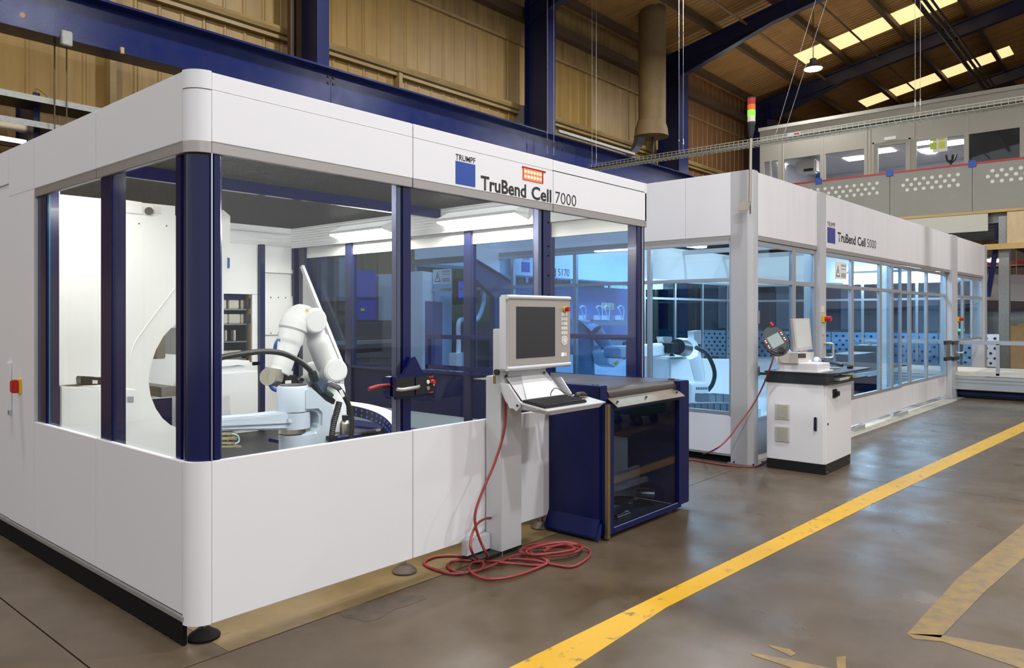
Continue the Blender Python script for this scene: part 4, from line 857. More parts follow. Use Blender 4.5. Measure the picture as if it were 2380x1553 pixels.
# warning sign on the first door pane
def sign(par, org, ux, w, h, T=None):
    o = Vector(org); u = Vector(ux); n = Vector((-u.y, u.x, 0)) if True else None
    def P(a, b, d=0): return o+u*a+Vector((0, 0, b))-n*d
    s = MB().prism([P(0, 0), P(w, 0), P(w, h), P(0, h)], -n*.002).make('warning_sign', PAPER, par, T=T)
    MB().prism([P(w*.08, h*.15, .0025), P(w*.42, h*.15, .0025), P(w*.25, h*.8, .0025)], -n*.001).make('sign_triangle', mat('sign_brown', (92, 62, 56), .6), s, T=T)
    MB().prism([P(w*.13, h*.2, .004), P(w*.37, h*.2, .004), P(w*.25, h*.7, .004)], -n*.001).make('sign_field', PAPER, s, T=T)
    MB().prism([P(w*.235, h*.33, .0055), P(w*.265, h*.33, .0055), P(w*.27, h*.58, .0055), P(w*.23, h*.58, .0055)], -n*.001).make('sign_mark', INK, s, T=T)
    for z in (.85, .78, .6, .34, .27, .2, .13): MB().prism([P(w*.52, h*z, .0025), P(w*.93, h*z, .0025), P(w*.93, h*(z+.03), .0025), P(w*.52, h*(z+.03), .0025)], -n*.001).make('sign_text_line', mat('sign_grey', (120, 116, 116), .6), s, T=T)
q = f5y(1941, 648, .03); r = f5y(1968, 612, .03)
sign(c5, (q.x, .034, q.z), (1, 0, 0), r.x-q.x, r.z-q.z, M5)
# stop buttons and handles on the posts
def stop5(px, py):
    q = f5y(px, py, 0)
    k = b5('stop_box', YEL, q.x-.04, q.x+.04, -.03, 0, q.z-.045, q.z+.045, bevel=.004)
    MB().cyl((q.x, -.03, q.z), (q.x, -.10, q.z), .034, n=14).make('stop_button', RED, k, T=M5)
    b5('stop_strip', SILV, q.x-.03, q.x+.03, -.008, 0, q.z-.2, q.z-.06, par=k)
stop5(1913, 741); stop5(2226, 742)
q = f5y(1912, 719, 0); b5('key_label', mat('cream_label', (220, 210, 180)), q.x-.05, q.x+.05, -.004, 0, q.z-.04, q.z+.04)
def dhandle(px, py, h):
    q = f5y(px, py, 0)
    return MB().limb(spline([(q.x, 0, q.z+h), (q.x+.02, -.07, q.z+h), (q.x+.04, -.09, q.z+h*.7), (q.x+.04, -.09, q.z-h*.7), (q.x+.02, -.07, q.z-h), (q.x, 0, q.z-h)], 5), .016, 10).make('door_handle', ALU, c5, smooth=True, T=M5)
dhandle(1916, 815, .09); dhandle(2226, 808, .10)
for px, w in ((2200, .0), (2218, 0)):
    q = f5y(px, 815, -.0)
    lk = b5('lock_bracket', CHROME, q.x-.16, q.x+.16, -.03, .0, q.z-.12, q.z+.12, bevel=.006)
    for z in (-1, 1): b5('lock_cap', BLACK, q.x-.22, q.x+.22, -.04, .0, q.z+z*.15-.035, q.z+z*.15+.035, par=lk)
bpy.context.view_layer.update()
# cell roof lamps
def lum5(label, *b):
    t = thing('light_fixture', label, 'light fixture', M5 @ Vector(((b[0]+b[1])/2, (b[2]+b[3])/2, b[4])), 'luminaires in the far cell')
    h = b[5] if len(b) > 5 else .03
    MB().box(b[0], b[1], b[2], b[3], b[4]+h, b[4]+h+.06).make('housing', INNER, t, T=M5)
    MB().box(b[0]+.01, b[1]-.01, b[2]+.01, b[3]-.01, b[4], b[4]+h).make('diffuser', TUBEM5, t, T=M5)
q0, q1 = f5x(1962, 640, 11.3), f5x(2172, 640, 11.3)
lum5('long bright luminaire under the fascia of the far cell', 11.2, 11.4, q1.y, q0.y, 2.36, .24)
lum5('bright luminaire above the robot in the far cell near its corner', 1.0, 3.2, .3, .5, 2.75)
lum5('bright luminaire above the press brake in the far cell', 1.0, 4.0, 2.7, 2.9, 2.75)
lum5('bright luminaire over the middle of the far cell', 5.0, 8.0, .35, .55, 2.75)
b5('cell_floor', mat('pale_floor', (190, 196, 200), .4), .1, RX-.1, .3, D5-.1, 0, .02)
bx_ = [ (5.0, 1.2), (8.2, 1.2), (2.5, 3.5)]
# roof bars
for x in (2.0, 4.0, 6.0, 8.0, 10.0): b5('roof_bar', GREYP, x, x+.08, .1, D5, 3.02, 3.12)
# ------------------------------------------------------------------ robot inside the far cell
W5 = mat('robot_white5', (236, 238, 240), .4)
Y5 = 1.75
r5 = thing('robot', 'white robot with black curved hose inside the left window of the far cell', 'robot', fy(1600, 960, Y5))
def V(px, py, dy=0.): return fy(px, py, Y5+dy)
polyY('body', W5, r5, [(1558, 830), (1602, 830), (1620, 900), (1620, 985), (1556, 985), (1556, 905)], Y5-.02, .5, bevel=.03)
a, b = V(1602, 807, .3), V(1560, 808, -.05)
MB().limb([V(1598, 822, .1), V(1612, 870, .1), V(1616, 930, .1)], [.19, .17, .17], 24).make('shoulder', W5, r5, smooth=True)
MB().limb([V(1580, 808, .35), V(1603, 810, .1)], [.15, .15], 28).make('shoulder_ring', W5, r5, smooth=True); MB().limb([V(1592, 810, .05), V(1574, 806, -.12)], [.12, .11], 24).make('motor', DARK, r5, smooth=True)
polyY('motor_cap', BLACK, r5, [(1559, 798), (1578, 797), (1578, 822), (1559, 821)], Y5-.2, .15, bevel=.01)
polyY('arm', W5, r5, [(1440, 806), (1508, 803), (1562, 798), (1562, 826), (1508, 832), (1440, 834)], Y5-.1, .25, bevel=.02)
MB().limb(spline([V(1618, 808, -.05), V(1640, 820, -.1), V(1655, 845, -.12), V(1661, 870, -.12), V(1656, 893, -.1), V(1645, 908, -.05)]), .032, 14).make('supply_hose', HOSE, r5, smooth=True)
polyY('base', W5, r5, [(1606, 892), (1646, 888), (1650, 930), (1640, 944), (1606, 946)], Y5-.25, .5, bevel=.02)
for i in range(7): x = 1618+4*i; polyY('vent_slot', DARK, r5, [(x, 900), (x+2, 900), (x+2, 906), (x, 906)], Y5-.253, .004)
polyY('gripper_mount', ALU, r5, [(1540, 783), (1562, 783), (1562, 800), (1544, 800)], Y5, .1); polyY('gripper_mount', ALU, r5, [(1612, 770), (1630, 768), (1630, 800), (1614, 800)], Y5+.1, .1)
tag(polyY('machine_cover', W5, None, [(1620, 834), (1740, 836), (1740, 1000), (1620, 1000)], 2.6, .3, bevel=.01), 'white machine cover behind the robot in the far cell', 'cover')
tag(polyY('machine_cover', W5, None, [(1500, 828), (1556, 826), (1556, 985), (1500, 985)], 2.4, .3, bevel=.01), 'white machine cover left of the robot in the far cell', 'cover')
t = thing('tool_rack', 'row of grey tool boxes low in the left window of the far cell', 'tool rack', fy(1650, 950, .9))
for i in range(7): polyY('tool_box', mat('grey_box', (110, 118, 128), .4, .3), t, [(1600+15*i, 938), (1614+15*i, 937), (1614+15*i, 975), (1600+15*i, 972)], .75, .2, bevel=.008)
for i in range(3): polyY('tool_box', mat('grey_box', (110, 118, 128), .4, .3), t, [(1646+18*i, 916), (1663+18*i, 917), (1663+18*i, 940), (1646+18*i, 936)], 1.2, .2, bevel=.008)
bx('rack_base', W5, t, fy(1590, 960, .75).x, fy(1760, 960, .75).x, .7, 1.5, .02, fy(1650, 974, .75).z)
# ------------------------------------------------------------------ press brake of the far cell
YB = 3.4
p5b = thing('press_brake', 'white press brake lettered 5170 seen through both cells', 'press brake', fy(1400, 900, YB))
polyY('upper_beam', W5, p5b, [(1196, 500), (1492, 560), (1492, 672), (1480, 660), (1196, 640)], YB, .25, bevel=.01)
polyY('beam_flank', W5, p5b, [(1105, 560), (1196, 560), (1196, 655), (1105, 600)], YB+.1, .2); 
polyY('side_frame', mat('frame_navy', (50, 62, 104), .4), p5b, [(1098, 600), (1190, 655), (1190, 1000), (1150, 1000), (1150, 690), (1098, 640)], YB+.15, .1)
polyY('back_plate', mat('plate_blue', (118, 136, 178), .4), p5b, [(1190, 655), (1492, 674), (1492, 860), (1190, 860)], YB+.5, .05)
polyY('lower_bed', W5, p5b, [(1190, 820), (1492, 830), (1492, 1000), (1190, 1000)], YB-.05, .4)
polyY('tool_rail', ALU, p5b, [(1330, 742), (1480, 742), (1480, 756), (1330, 756)], YB+.1, .1); polyY('lower_rail', ALU, p5b, [(1330, 788), (1480, 792), (1480, 806), (1330, 802)], YB+.0, .15)
for x in (1345, 1380, 1398, 1430): polyY('rail_clamp', W5, p5b, [(x, 733), (x+16, 733), (x+16, 744), (x, 744)], YB+.08, .06)
for x in (1350, 1388, 1405, 1438):
    MB().limb(spline([fy(x+8, 742, YB), fy(x+2, 722, YB-.03), fy(x-2, 715, YB-.03), fy(x+6, 711, YB-.03), fy(x+12, 720, YB-.02), fy(x+10, 745, YB)]), .010, 6).make('air_hose', W5, p5b, smooth=True)
sg = polyY('warning_sticker', PAPER, p5b, [(1398, 703), (1427, 705), (1427, 720), (1398, 719)], YB+.48, .01)
for i in range(3): polyY('sticker_triangle', YEL, sg, [(1400+9*i, 718), (1407+9*i, 718), (1403.5+9*i, 706)], YB+.475, .004)
a = fy(1212, 632, YB); b = fy(1231, 610, YB)
bx('logo_square', LOGO, p5b, a.x, b.x, YB-.004, YB, a.z, b.z); text('logo_lettering', 'TRUMPF', INK, p5b, (a.x, YB-.004, b.z+.02), (1,0,0), b.x-a.x, .045, bold=.0)
c = fy(1238, 640, YB); d = fy(1292, 620, YB); text('brake_lettering', 'TruBend', INK, p5b, (c.x, YB-.004, c.z), (1,0,0), d.x-c.x, .125, bold=.02)
c = fy(1297, 641, YB); d = fy(1323, 624, YB); text('brake_number', '5170', INK, p5b, (c.x, YB-.004, c.z), (1,0,0), d.x-c.x, .11)
# tilting gripper of a second robot, monitor of the brake
t = thing('robot_gripper', 'pale robot wrist with cable pointing down in the low window', 'robot', fy(1420, 850, 2.6))
MB().limb([fy(1385, 770, 2.7), fy(1418, 815, 2.6)], [.10, .085], 16).make('forearm', mat('arm_grey', (130, 140, 160), .4), t, smooth=True)
polyY('wrist', W5, t, [(1408, 818), (1432, 808), (1452, 836), (1430, 855), (1415, 848)], 2.5, .25, bevel=.015); polyY('wrist_mark', YEL, t, [(1428, 842), (1436, 838), (1438, 846), (1432, 849)], 2.49, .01)
MB().limb(spline([fy(1449, 834, 2.5), fy(1456, 818, 2.5), (fy(1450, 800, 2.5)), fy(1458, 794, 2.5), fy(1470, 800, 2.5)]), .022, 8).make('cable', HOSE, t, smooth=True)
MB().limb([fy(1385, 770, 2.7), fy(1360, 745, 2.9), (fy(1360, 745, 2.9).x, 2.9, .02)], [.1, .12, .16], 14).make('robot_stand', mat('arm_grey', (130, 140, 160), .4), t, smooth=True)
t = thing('monitor_panel', 'dark operator panel with pale blue tube arm in the far cell left part', 'monitor', fy(1090, 700, 4.3))
polyY('panel', mat('panel_dark', (50, 44, 56), .4), t, [(1062, 648), (1118, 645), (1118, 705), (1062, 708)], 4.3, .1, bevel=.01); polyY('screen', emis('panel_screen', (90, 110, 220), .5), t, [(1067, 655), (1078, 654), (1078, 692), (1067, 693)], 4.29, .01)
MB().limb(spline([fy(1123, 640, 4.3), fy(1124, 690, 4.3), fy(1123, 708, 4.3), fy(1112, 738, 4.3), fy(1098, 746, 4.3), fy(1068, 746, 4.3), fy(1066, 800, 4.3), fy(1066, 860, 4.3)]), .035, 10).make('tube_arm', W5, t, smooth=True)
bx('stand', W5, t, fy(1055, 800, 4.3).x, fy(1082, 800, 4.3).x, 4.25, 4.4, .02, 1.05)
t = thing('machine_cabinet', 'tall pale cabinet at the left end of the far cell', 'cabinet', fy(1000, 900, 5.0))
polyY('body', W5, t, [(982, 630), (1050, 640), (1050, 860), (982, 870)], 4.9, .4); polyY('door', mat('door_blue', (90, 100, 150), .4), t, [(990, 700), (1028, 702), (1028, 850), (990, 858)], 4.88, .02)
t = sign(c5, tuple(M5I @ Vector((0, 0, 0))), (1, 0, 0), .1, .1, M5) if False else None
q = f5x(1050, 659, LX); r = f5x(1007, 627, LX)
sign(c5, (LX-.004, r.y, q.z), (0, -1, 0), r.y-q.y, r.z-q.z, M5)
# ================================================================== control cabinet desk by the far cell
cb = thing('control_cabinet', 'white control cabinet with black plinth and black desk top by the far cell', 'cabinet', (6.45, -.63, 0))
CX0, CX1, CY0, CY1 = 6.03, 6.86, -.935, -.335
bx('plinth', BLACK, cb, CX0+.0, CX1-.03, CY0+.0, CY1, 0, .10, bevel=.004)
bx('body', WHITE, cb, CX0+.02, CX1, CY0, CY1, .10, .90, bevel=.006)
dr = bx('door', WHITE, cb, CX0, CX0+.018, CY0+.02, CY1, .102, .90, bevel=.004)
VG = mat('vent_beige', (202, 198, 182), .5)
for py in (957, 1009):
    c = fx(1819, py, CX0); v = bx('vent_frame', VG, dr, CX0-.012, CX0, c.y-.075, c.y+.075, c.z-.08, c.z+.08, bevel=.004)
    for i in range(11): z = c.z-.058+.0112*i; bx('vent_slat', VG, v, CX0-.017, CX0-.011, c.y-.058, c.y+.058, z, z+.0076)
    bx('vent_dark', mat('vent_shadow', (70, 70, 50), .8), v, CX0-.0125, CX0-.0118, c.y-.058, c.y+.058, c.z-.06, c.z+.065)
c = fx(1896, 986, CX0); h = bx('door_handle', CHROME, dr, CX0-.014, CX0, c.y-.016, c.y+.016, c.z-.07, c.z+.07, bevel=.006); bx('handle_grip', BLACK, h, CX0-.018, CX0-.013, c.y-.010, c.y+.010, c.z-.03, c.z+.04)
c = fy(1940, 914, CY0); k = bx('main_switch', BLACK, cb, c.x-.07, c.x+.03, CY0-.02, CY0, c.z-.045, c.z+.045, bevel=.006); bx('switch_knob', BLACK, k, c.x-.03, c.x+.05, CY0-.04, CY0-.02, c.z-.03, c.z+.02, bevel=.005)
c = fy(1924, 986, CY0); MB().cyl((c.x, CY0-.006, c.z), (c.x, CY0, c.z), .012, n=10).make('key_lock', DARK, cb)
for x, z in ((CX0+.06, .02), (CX1-.08, .05)): MB().cyl((x, CY0-.004, z), (x, CY0, z), .008, n=8).make('plinth_screw', CHROME, cb)
DESK = mat('desk_black', (40, 41, 44), .42)
oct_ = lambda z, e: [(CX0-.01, CY1+.02, z), (CX0-.01, CY0-.02, z), (CX0+.20, CY0-.06-e, z), (CX1+.38, CY0-.06-e, z), (CX1+.42, CY0+.05, z), (CX1+.42, CY1+.02, z)]
MB().prism(oct_(.902, 0), (0, 0, .025)).make('lower_shelf', DESK, cb); MB().prism(oct_(1.0, .03), (0, 0, .018)).make('desk_top', DESK, cb, bevel=.003)
bx('desk_cheek', DESK, cb, CX0-.005, CX0+.22, CY0-.01, CY1, .927, 1.0); bx('desk_back', DESK, cb, CX0+.2, CX1+.3, CY1-.03, CY1, .927, 1.0)
ZD = 1.019
tag(bx('paper_stack', PAPER, None, CX0+.32, CX0+.62, CY0-.04, CY0+.15, .927, .952), 'sheets of paper in the slot under the black desk top', 'paper')
for i, l in enumerate(('left', 'right')): x = CX0+.68+.12*i; tag(MB().limb([(x, CY0-.03, .941), (x+.02, CY0+.12, .941)], .013, 10).make('screwdriver', YEL, smooth=True), f'{l} yellow handled screwdriver in the slot under the desk top', 'screwdriver')
# pendant holder
ph = thing('pendant_holder', 'white wedge shaped holder carrying the hand pendant', 'holder', (6.15, -.6, ZD))
bx('base', WHITE, ph, 6.035, 6.40, -.86, -.46, ZD, ZD+.09, bevel=.006); bx('foot_rim', WHITE, ph, 6.03, 6.44, -.88, -.44, ZD, ZD+.015)
MB().prism([(6.04, -.46, ZD+.02), (6.04, -.36, ZD+.33), (6.04, -.38, ZD+.34), (6.04, -.58, ZD+.09)], (.26, 0, 0)).make('back_plate', WHITE, ph); bx('port_block', DARK, ph, 6.40, 6.45, -.8, -.6, ZD, ZD+.07)
# hand pendant (tilted lens shape with screen)
tp_ = thing('hand_pendant', 'dark grey oval hand pendant with screen and red stop button', 'pendant', tuple(fy(1800, 800, -.5)))
AX = (fy(1803, 793, -.55))
MT = Matrix.Translation(AX) @ Matrix.Rotation(math.radians(-66), 4, 'Z') @ Matrix.Rotation(math.radians(-30), 4, 'Y') @ Matrix.Rotation(math.radians(-22), 4, 'X')
PG = mat('pendant_grey', (74, 78, 80), .35)
def ell(ra, rb, d0, d1, n=28): 
    return MB().prism([(ra*math.cos(2*math.pi*i/n), d0, rb*math.sin(2*math.pi*i/n)) for i in range(n)], (0, d1-d0, 0))
ell(.115, .165, -.03, .03).make('shell', PG, tp_, bevel=.02, T=MT); ell(.125, .15, .03, .07).make('rear_shell', BLACK, tp_, bevel=.015, T=MT)
MB().box(-.062, .062, -.034, -.03, -.07, .06).make('screen', mat('pendant_screen', (156, 168, 166), .25), tp_, T=MT)
for s in (-1, 1):
    for i in range(7): MB().box(s*.085-.008, s*.085+.008, -.036, -.03, -.07+.021*i, -.058+.021*i).make('key', PAPER if i % 3 else RED, tp_, T=MT)
MB().cyl((.05, -.02, .15), (.05, -.03, .19), .016, n=12).make('stop_button', RED, tp_, T=MT); ell(.03, .03, -.05, -.03, 16).make('grip_knob', BLACK, tp_, T=MT @ Matrix.Translation((.0, 0, -.12)))
# monitor on the desk
mn = thing('desk_monitor', 'pale grey upright monitor standing on the black desk', 'monitor', (6.5, -.62, ZD))
MV = -.62
polyY('bezel', mat('bezel_pink', (206, 196, 192), .45), mn, [(1842, 741), (1882, 740), (1889, 812), (1851, 817)], MV, .03, bevel=.004); polyY('screen', mat('blank_screen', (214, 214, 212), .4), mn, [(1847, 745), (1879, 744), (1885, 806), (1854, 810)], MV-.002, .003)
polyY('neck', PAPER, mn, [(1866, 812), (1876, 811), (1877, 822), (1867, 822)], MV+.03, .03)
st = polyY('stand', mat('stand_beige', (206, 198, 190), .5), mn, [(1855, 820), (1892, 819), (1892, 846), (1855, 846)], MV-.05, .2, bevel=.004); polyY('stand_slot', mat('stand_brown', (62, 46, 44), .5), st, [(1856, 822), (1873, 822), (1873, 832), (1856, 832)], MV-.054, .004)
polyY('power_led', emis('led_cyan', (160, 230, 240), 2), st, [(1881, 837), (1885, 837), (1885, 841), (1881, 841)], MV-.053, .004)
def deskbox(name, label, cat, px0_, px1_, py, h, m, d=.2, sk=0.):
    a, b = fz(px0_, py, ZD), fz(px1_, py, ZD); r = (b-a).normalized(); n = Vector((-r.y, r.x, 0))
    return tag(MB().prism([a, b, b+n*d, a+n*d], (0, 0, h)).make(name, m, None, bevel=.002), label, cat)
t = deskbox('document_folder', 'pale open folder lying on the black desk', 'folder', 1876, 1935, 855, .008, PAPER, .22); t = deskbox('notebook', 'thin grey notebook in front of the folder on the black desk', 'notebook', 1906, 1956, 857, .012, mat('grey_book', (150, 156, 160), .5), .10)
t = thing('desk_phone', 'dark handset lying behind the folder on the black desk', 'telephone', fz(1930, 848, ZD)); a = fz(1912, 846, ZD); b = fz(1958, 852, ZD)
MB().limb([a+Vector((0,0,.04)), (a+b)/2+Vector((0,0,.03)), b+Vector((0,0,.015))], [.03, .022, .016], 10).make('handset', DARK, t, smooth=True); MB().limb([a+Vector((0,0,.02)), b+Vector((0,0,.012))], .012, 8).make('cradle', BLACK, t)
c = fz(1908, 848, ZD)
tag(MB().limb(spline([c+Vector((-.08, .03, .02)), c+Vector((-.03, .05, .045)), c+Vector((.04, .06, .05)), c+Vector((.10, .05, .025))], 4), [.012]+[.03]*4+[.04]*4+[.035]*3+[.01], 10).make('white_cloth', PAPER, smooth=True), 'crumpled white cloth behind the folder on the black desk', 'cloth')
c = fz(1976, 856, ZD); t = thing('desk_mouse', 'black computer mouse on the right end of the black desk', 'mouse', c)
MB().limb([c+Vector((-.06, .01, .012)), c+Vector((-.03, .005, .018)), c+Vector((.02, 0, .018)), c+Vector((.055, -.01, .01))], [.006, .024, .026, .008], 12).make('shell', BLACK, t, smooth=True); MB().limb([c+Vector((.0, 0, .042)), c+Vector((-.015, 0, .042))], .005, 6).make('scroll_wheel', RED, t)
t = thing('tool_stand', 'small clamp stand with black bar behind the door handle of the far cell', 'stand', fy(1938, 830, .3)); MB().cyl(fy(1940, 850, .3), fy(1940, 822, .3), .02, n=10).make('rod', ALU, t); polyY('cross_bar', BLACK, t, [(1920, 812), (1944, 813), (1944, 821), (1920, 820)], .28, .05)
MB().cyl(fy(1940, 850, .3), (fy(1940, 850, .3).x, .3, .02), .02, n=10).make('rod_foot', ALU, t)
# ================================================================== signal tower on the far cell corner
st = thing('signal_tower', 'signal tower with red orange green and clear lights on a thin pole', 'signal tower', tuple(fy(1742, 488, -.25)))
SX = fy(1745, 300, -.22); sx, sy = SX.x, -.22
def sz_(py): return fy(1745, py, -.22).z
MB().limb([(sx-.02, sy, sz_(470)), (sx, sy, sz_(318))], .016, 12).make('pole', STEEL, st, smooth=True)
b = bx('pole_bracket', STEEL, st, sx-.03, sx-.01, sy-.005, sy+.12, sz_(488), sz_(468)); MB().limb([(sx-.025, sy-.005, sz_(478)), (sx-.035, sy-.01, sz_(498))], .006, 6).make('pole_cable', BLACK, st)
MB().limb([(sx, sy, sz_(322)), (sx, sy, sz_(312)), (sx+.012, sy, sz_(300)), (sx+.012, sy, sz_(288))], [.02, .026, .034, .036], 14).make('socket', BLACK, st, smooth=True)
for y0, y1, m, nm in ((288, 283, mat('tower_green_dark', (20, 60, 40), .3), 'module'), (283, 270, mat('tower_clear', (225, 210, 180), .3), 'clear_light'), (270, 256, emis('tower_green', (110, 245, 50), 1.3), 'green_light'), (256, 243, emis('tower_orange', (215, 100, 15), .15), 'orange_light'), (243, 229, emis('tower_red', (165, 22, 26), .1), 'red_light'), (229, 226, BLACK, 'cap')):
    MB().lathe([(.040, 0), (.040, sz_(y1)-sz_(y0))], (sx+.016, sy, sz_(y0)), 18).make(nm, m, st, smooth=True)
# ================================================================== infeed conveyor beyond the last post
ic = thing('infeed_conveyor', 'grey infeed conveyor with clear guard behind the last post of the far cell', 'conveyor', (15.1, -1.2, 0))
IX = 14.95
def Zx(px, py): return fx(px, py, IX).z
bx('side_profile', ALU, ic, IX, IX+.06, -4.2, 1.2, .17, .43, bevel=.006); bx('side_groove', GALV, ic, IX-.004, IX, -4.2, 1.2, .36, .375); bx('side_groove', GALV, ic, IX-.004, IX, -4.2, 1.2, .30, .31)
bx('table_top', mat('table_pale', (214, 204, 190), .5), ic, IX, IX+1.8, -4.2, 1.2, .44, .50); bx('under_frame', NAVYM, ic, IX+.1, IX+.16, -4.2, 1.2, .06, .12); bx('under_frame', BLACK, ic, IX+.3, IX+.4, -4.2, 1.2, .0, .17)
bx('under_tray', GALV, ic, IX+.4, IX+1.0, -4.0, 1.0, .05, .09)
AY = [1.1, -1.15, -3.4]
for y in AY: bx('guard_post', ALU, ic, IX, IX+.045, y-.03, y+.03, .46, 1.06, bevel=.003)
bx('guard_rail', ALU, ic, IX, IX+.05, -4.2, 1.2, 1.04, 1.09, bevel=.003); bx('guard_rail', ALU, ic, IX+.9, IX+.95, -4.2, 1.2, 1.04, 1.09)
for i in range(2): bx('guard_pane', ACRYL, ic, IX+.02, IX+.026, AY[i+1]+.03, AY[i]-.03, .5, 1.04)
for y in (.9, -3.9): bx('leg', ALU, ic, IX+.05, IX+.13, y-.05, y+.05, 0, .2)
# ================================================================== perforated barrier panels behind the far cell
PW = mat('perforated_white', (222, 222, 226), .5); HOLE = mat('hole_dark', (40, 42, 60), .7)
PX_ = 18.7
pz0, pz1 = fx(2310, 853, PX_).z, fx(2310, 777, PX_).z
y = fx(2322, 800, PX_).y
def perfo(y0, y1, label):
    t = thing('perforated_panel', label, 'panel', (PX_, (y0+y1)/2, 0), 'perforated panels behind the far cell')
    bx('sheet', PW, t, PX_, PX_+.05, y0, y1, pz0, pz1); bx('stand', GALV, t, PX_+.01, PX_+.04, y0+.1, y0+.2, 0, pz0); bx('stand', GALV, t, PX_+.01, PX_+.04, y1-.2, y1-.1, 0, pz0)
    k = None; r = 0
    z = pz1-.10
    while z > pz0+.05:
        yy = y0+.08+(.085 if r % 2 else 0)
        while yy < y1-.05:
            if k is None: k = MB().cyl((-.003, 0, 0), (0.002, 0, 0), .032, n=12).make('hole', HOLE, t); k.location = (PX_, yy, z)
            else: c = share(k, (PX_, yy, z)); c.parent = t; c.matrix_parent_inverse = k.matrix_parent_inverse.copy()
            yy += .17
        z -= .115; r += 1
ys_ = [y+.0, y+1.25, y+2.5, y+3.75, y+5.0, y+6.25, y+7.5]
for i, l in enumerate(('perforated white panel standing free at the right of the far cell', 'perforated panel behind the last panes of the far cell', 'perforated panel behind the sliding doors of the far cell', 'perforated panel left of the sliding doors behind the far cell', 'perforated panel behind the corner pane of the far cell', 'perforated panel at the far left end of the barrier row')):
    perfo(ys_[i], ys_[i+1]-.03, l)
# things standing in the far cell
t = thing('pallet_bench', 'pale bench with dark legs inside the far cell', 'bench', tuple(M5 @ Vector((7.4, 1.6, 0))))
MB().box(6.5, 10.8, 1.2, 2.0, .42, .5).make('bench_top', mat('bench_pale', (200, 204, 208), .5), t, T=M5)
for x in (6.7, 8.6, 10.4): MB().box(x, x+.12, 1.3, 1.9, .02, .42).make('bench_leg', NAVYM, t, T=M5)
GB = mat('sheet_stack', (98, 96, 100), .5, .3)
for i, (x0, x1, y0, z0, z1, l) in enumerate(((7.0, 8.4, 1.3, .5, .86, 'grey stack of sheet blanks on the bench behind the door panes'), (8.5, 9.4, 1.35, .5, .98, 'taller grey stack of sheet blanks on the bench'), (6.55, 6.95, 1.3, .5, .72, 'small grey stack at the left end of the bench'))):
    tag(MB().box(x0, x1, y0, y0+.5, z0, z1).make('sheet_stack', GB, None, T=M5), l, 'stack')
b5('inner_post', INNER, 5.55, 5.75, .30, .42, .02, 3.0)
# ================================================================== mezzanine with office
MX = 19.0; OX = 20.3
mz = thing('mezzanine', 'grey mezzanine gallery with dotted parapet and red handrail', 'mezzanine', (MX, 0, 4))
zt = lambda px, py: fx(px, py, MX).z
ztop = zt(2000, 412); zbot = zt(2230, 500)
yv = [fx(px, 450, MX).y for px in (1700, 2068, 2260, 2480)]
for i in range(3):
    b = bx('parapet_panel', BALU, mz, MX, MX+.05, yv[i+1]+.006, yv[i]-.006, zbot+.06, ztop)
    k = None
    for r in range(3):
        n = int((yv[i]-yv[i+1]-.5)/.185)
        for j in range(n):
            yy = yv[i+1]+.3+.185*j+(.092 if r % 2 else 0); zz = ztop-.20-.125*r
            if yy > yv[i]-.2: continue
            if k is None: k = MB().cyl((-.004, 0, 0), (.001, 0, 0), .043, n=12).make('parapet_dot', mat('dot_pale', (214, 210, 198), .5), mz); k.location = (MX, yy, zz)
            else: c = share(k, (MX, yy, zz)); c.parent = mz; c.matrix_parent_inverse = k.matrix_parent_inverse.copy()
bx('handrail', mat('rail_red', (170, 40, 40), .4), mz, MX-.01, MX+.06, yv[3], yv[0], ztop, ztop+.045)
for i in (1, 2): bx('rail_bracket', LOGO, mz, MX-.025, MX+.0, yv[i]-.08, yv[i]+.08, ztop-.06, ztop+.1)
bx('rail_bracket', LOGO, mz, MX-.025, MX, fx(1903, 420, MX).y-.08, fx(1903, 420, MX).y+.08, ztop-.06, ztop+.1)
bx('floor_deck', TIMB, mz, MX-.02, MX+6, yv[3], yv[0], zbot-.0, zbot+.06)
for i in range(7): bx('deck_joist', GALV, mz, MX+.25+.75*i, MX+.33+.75*i, yv[3], yv[0], zbot-.22, zbot)
bx('edge_beam', mat('edge_grey', (190, 188, 172), .5), mz, MX+.0, MX+.06, fx(2296, 520, MX).y, yv[0], zbot-.42, zbot-.0)
bx('main_beam', NAVYM, mz, MX+.3, MX+5.5, fx(2318, 520, MX).y-.1, fx(2318, 520, MX).y+.1, zbot-.62, zbot-.22)
q = fx(2341, 500, MX-.12); bx('plywood_board', PLY, mz, MX-.14, MX-.1, yv[3], q.y, fx(2341, 567, MX-.12).z, fx(2341, 493, MX-.12).z); bx('board_rail', TIMB, mz, MX-.2, MX-.08, yv[3], fx(2290, 568, MX).y, fx(2341, 570, MX).z-.1, fx(2341, 567, MX).z)
a, b = fx(2321, 700, MX), fx(2345, 700, MX); bx('support_column', GALV, mz, MX, MX+.25, b.y, a.y, 0, zbot-.1)
MB().bar(fx(2315, 575, MX+.1), fx(2296, 690, MX+.1), .1, .1).make('brace', NAVYM, mz)
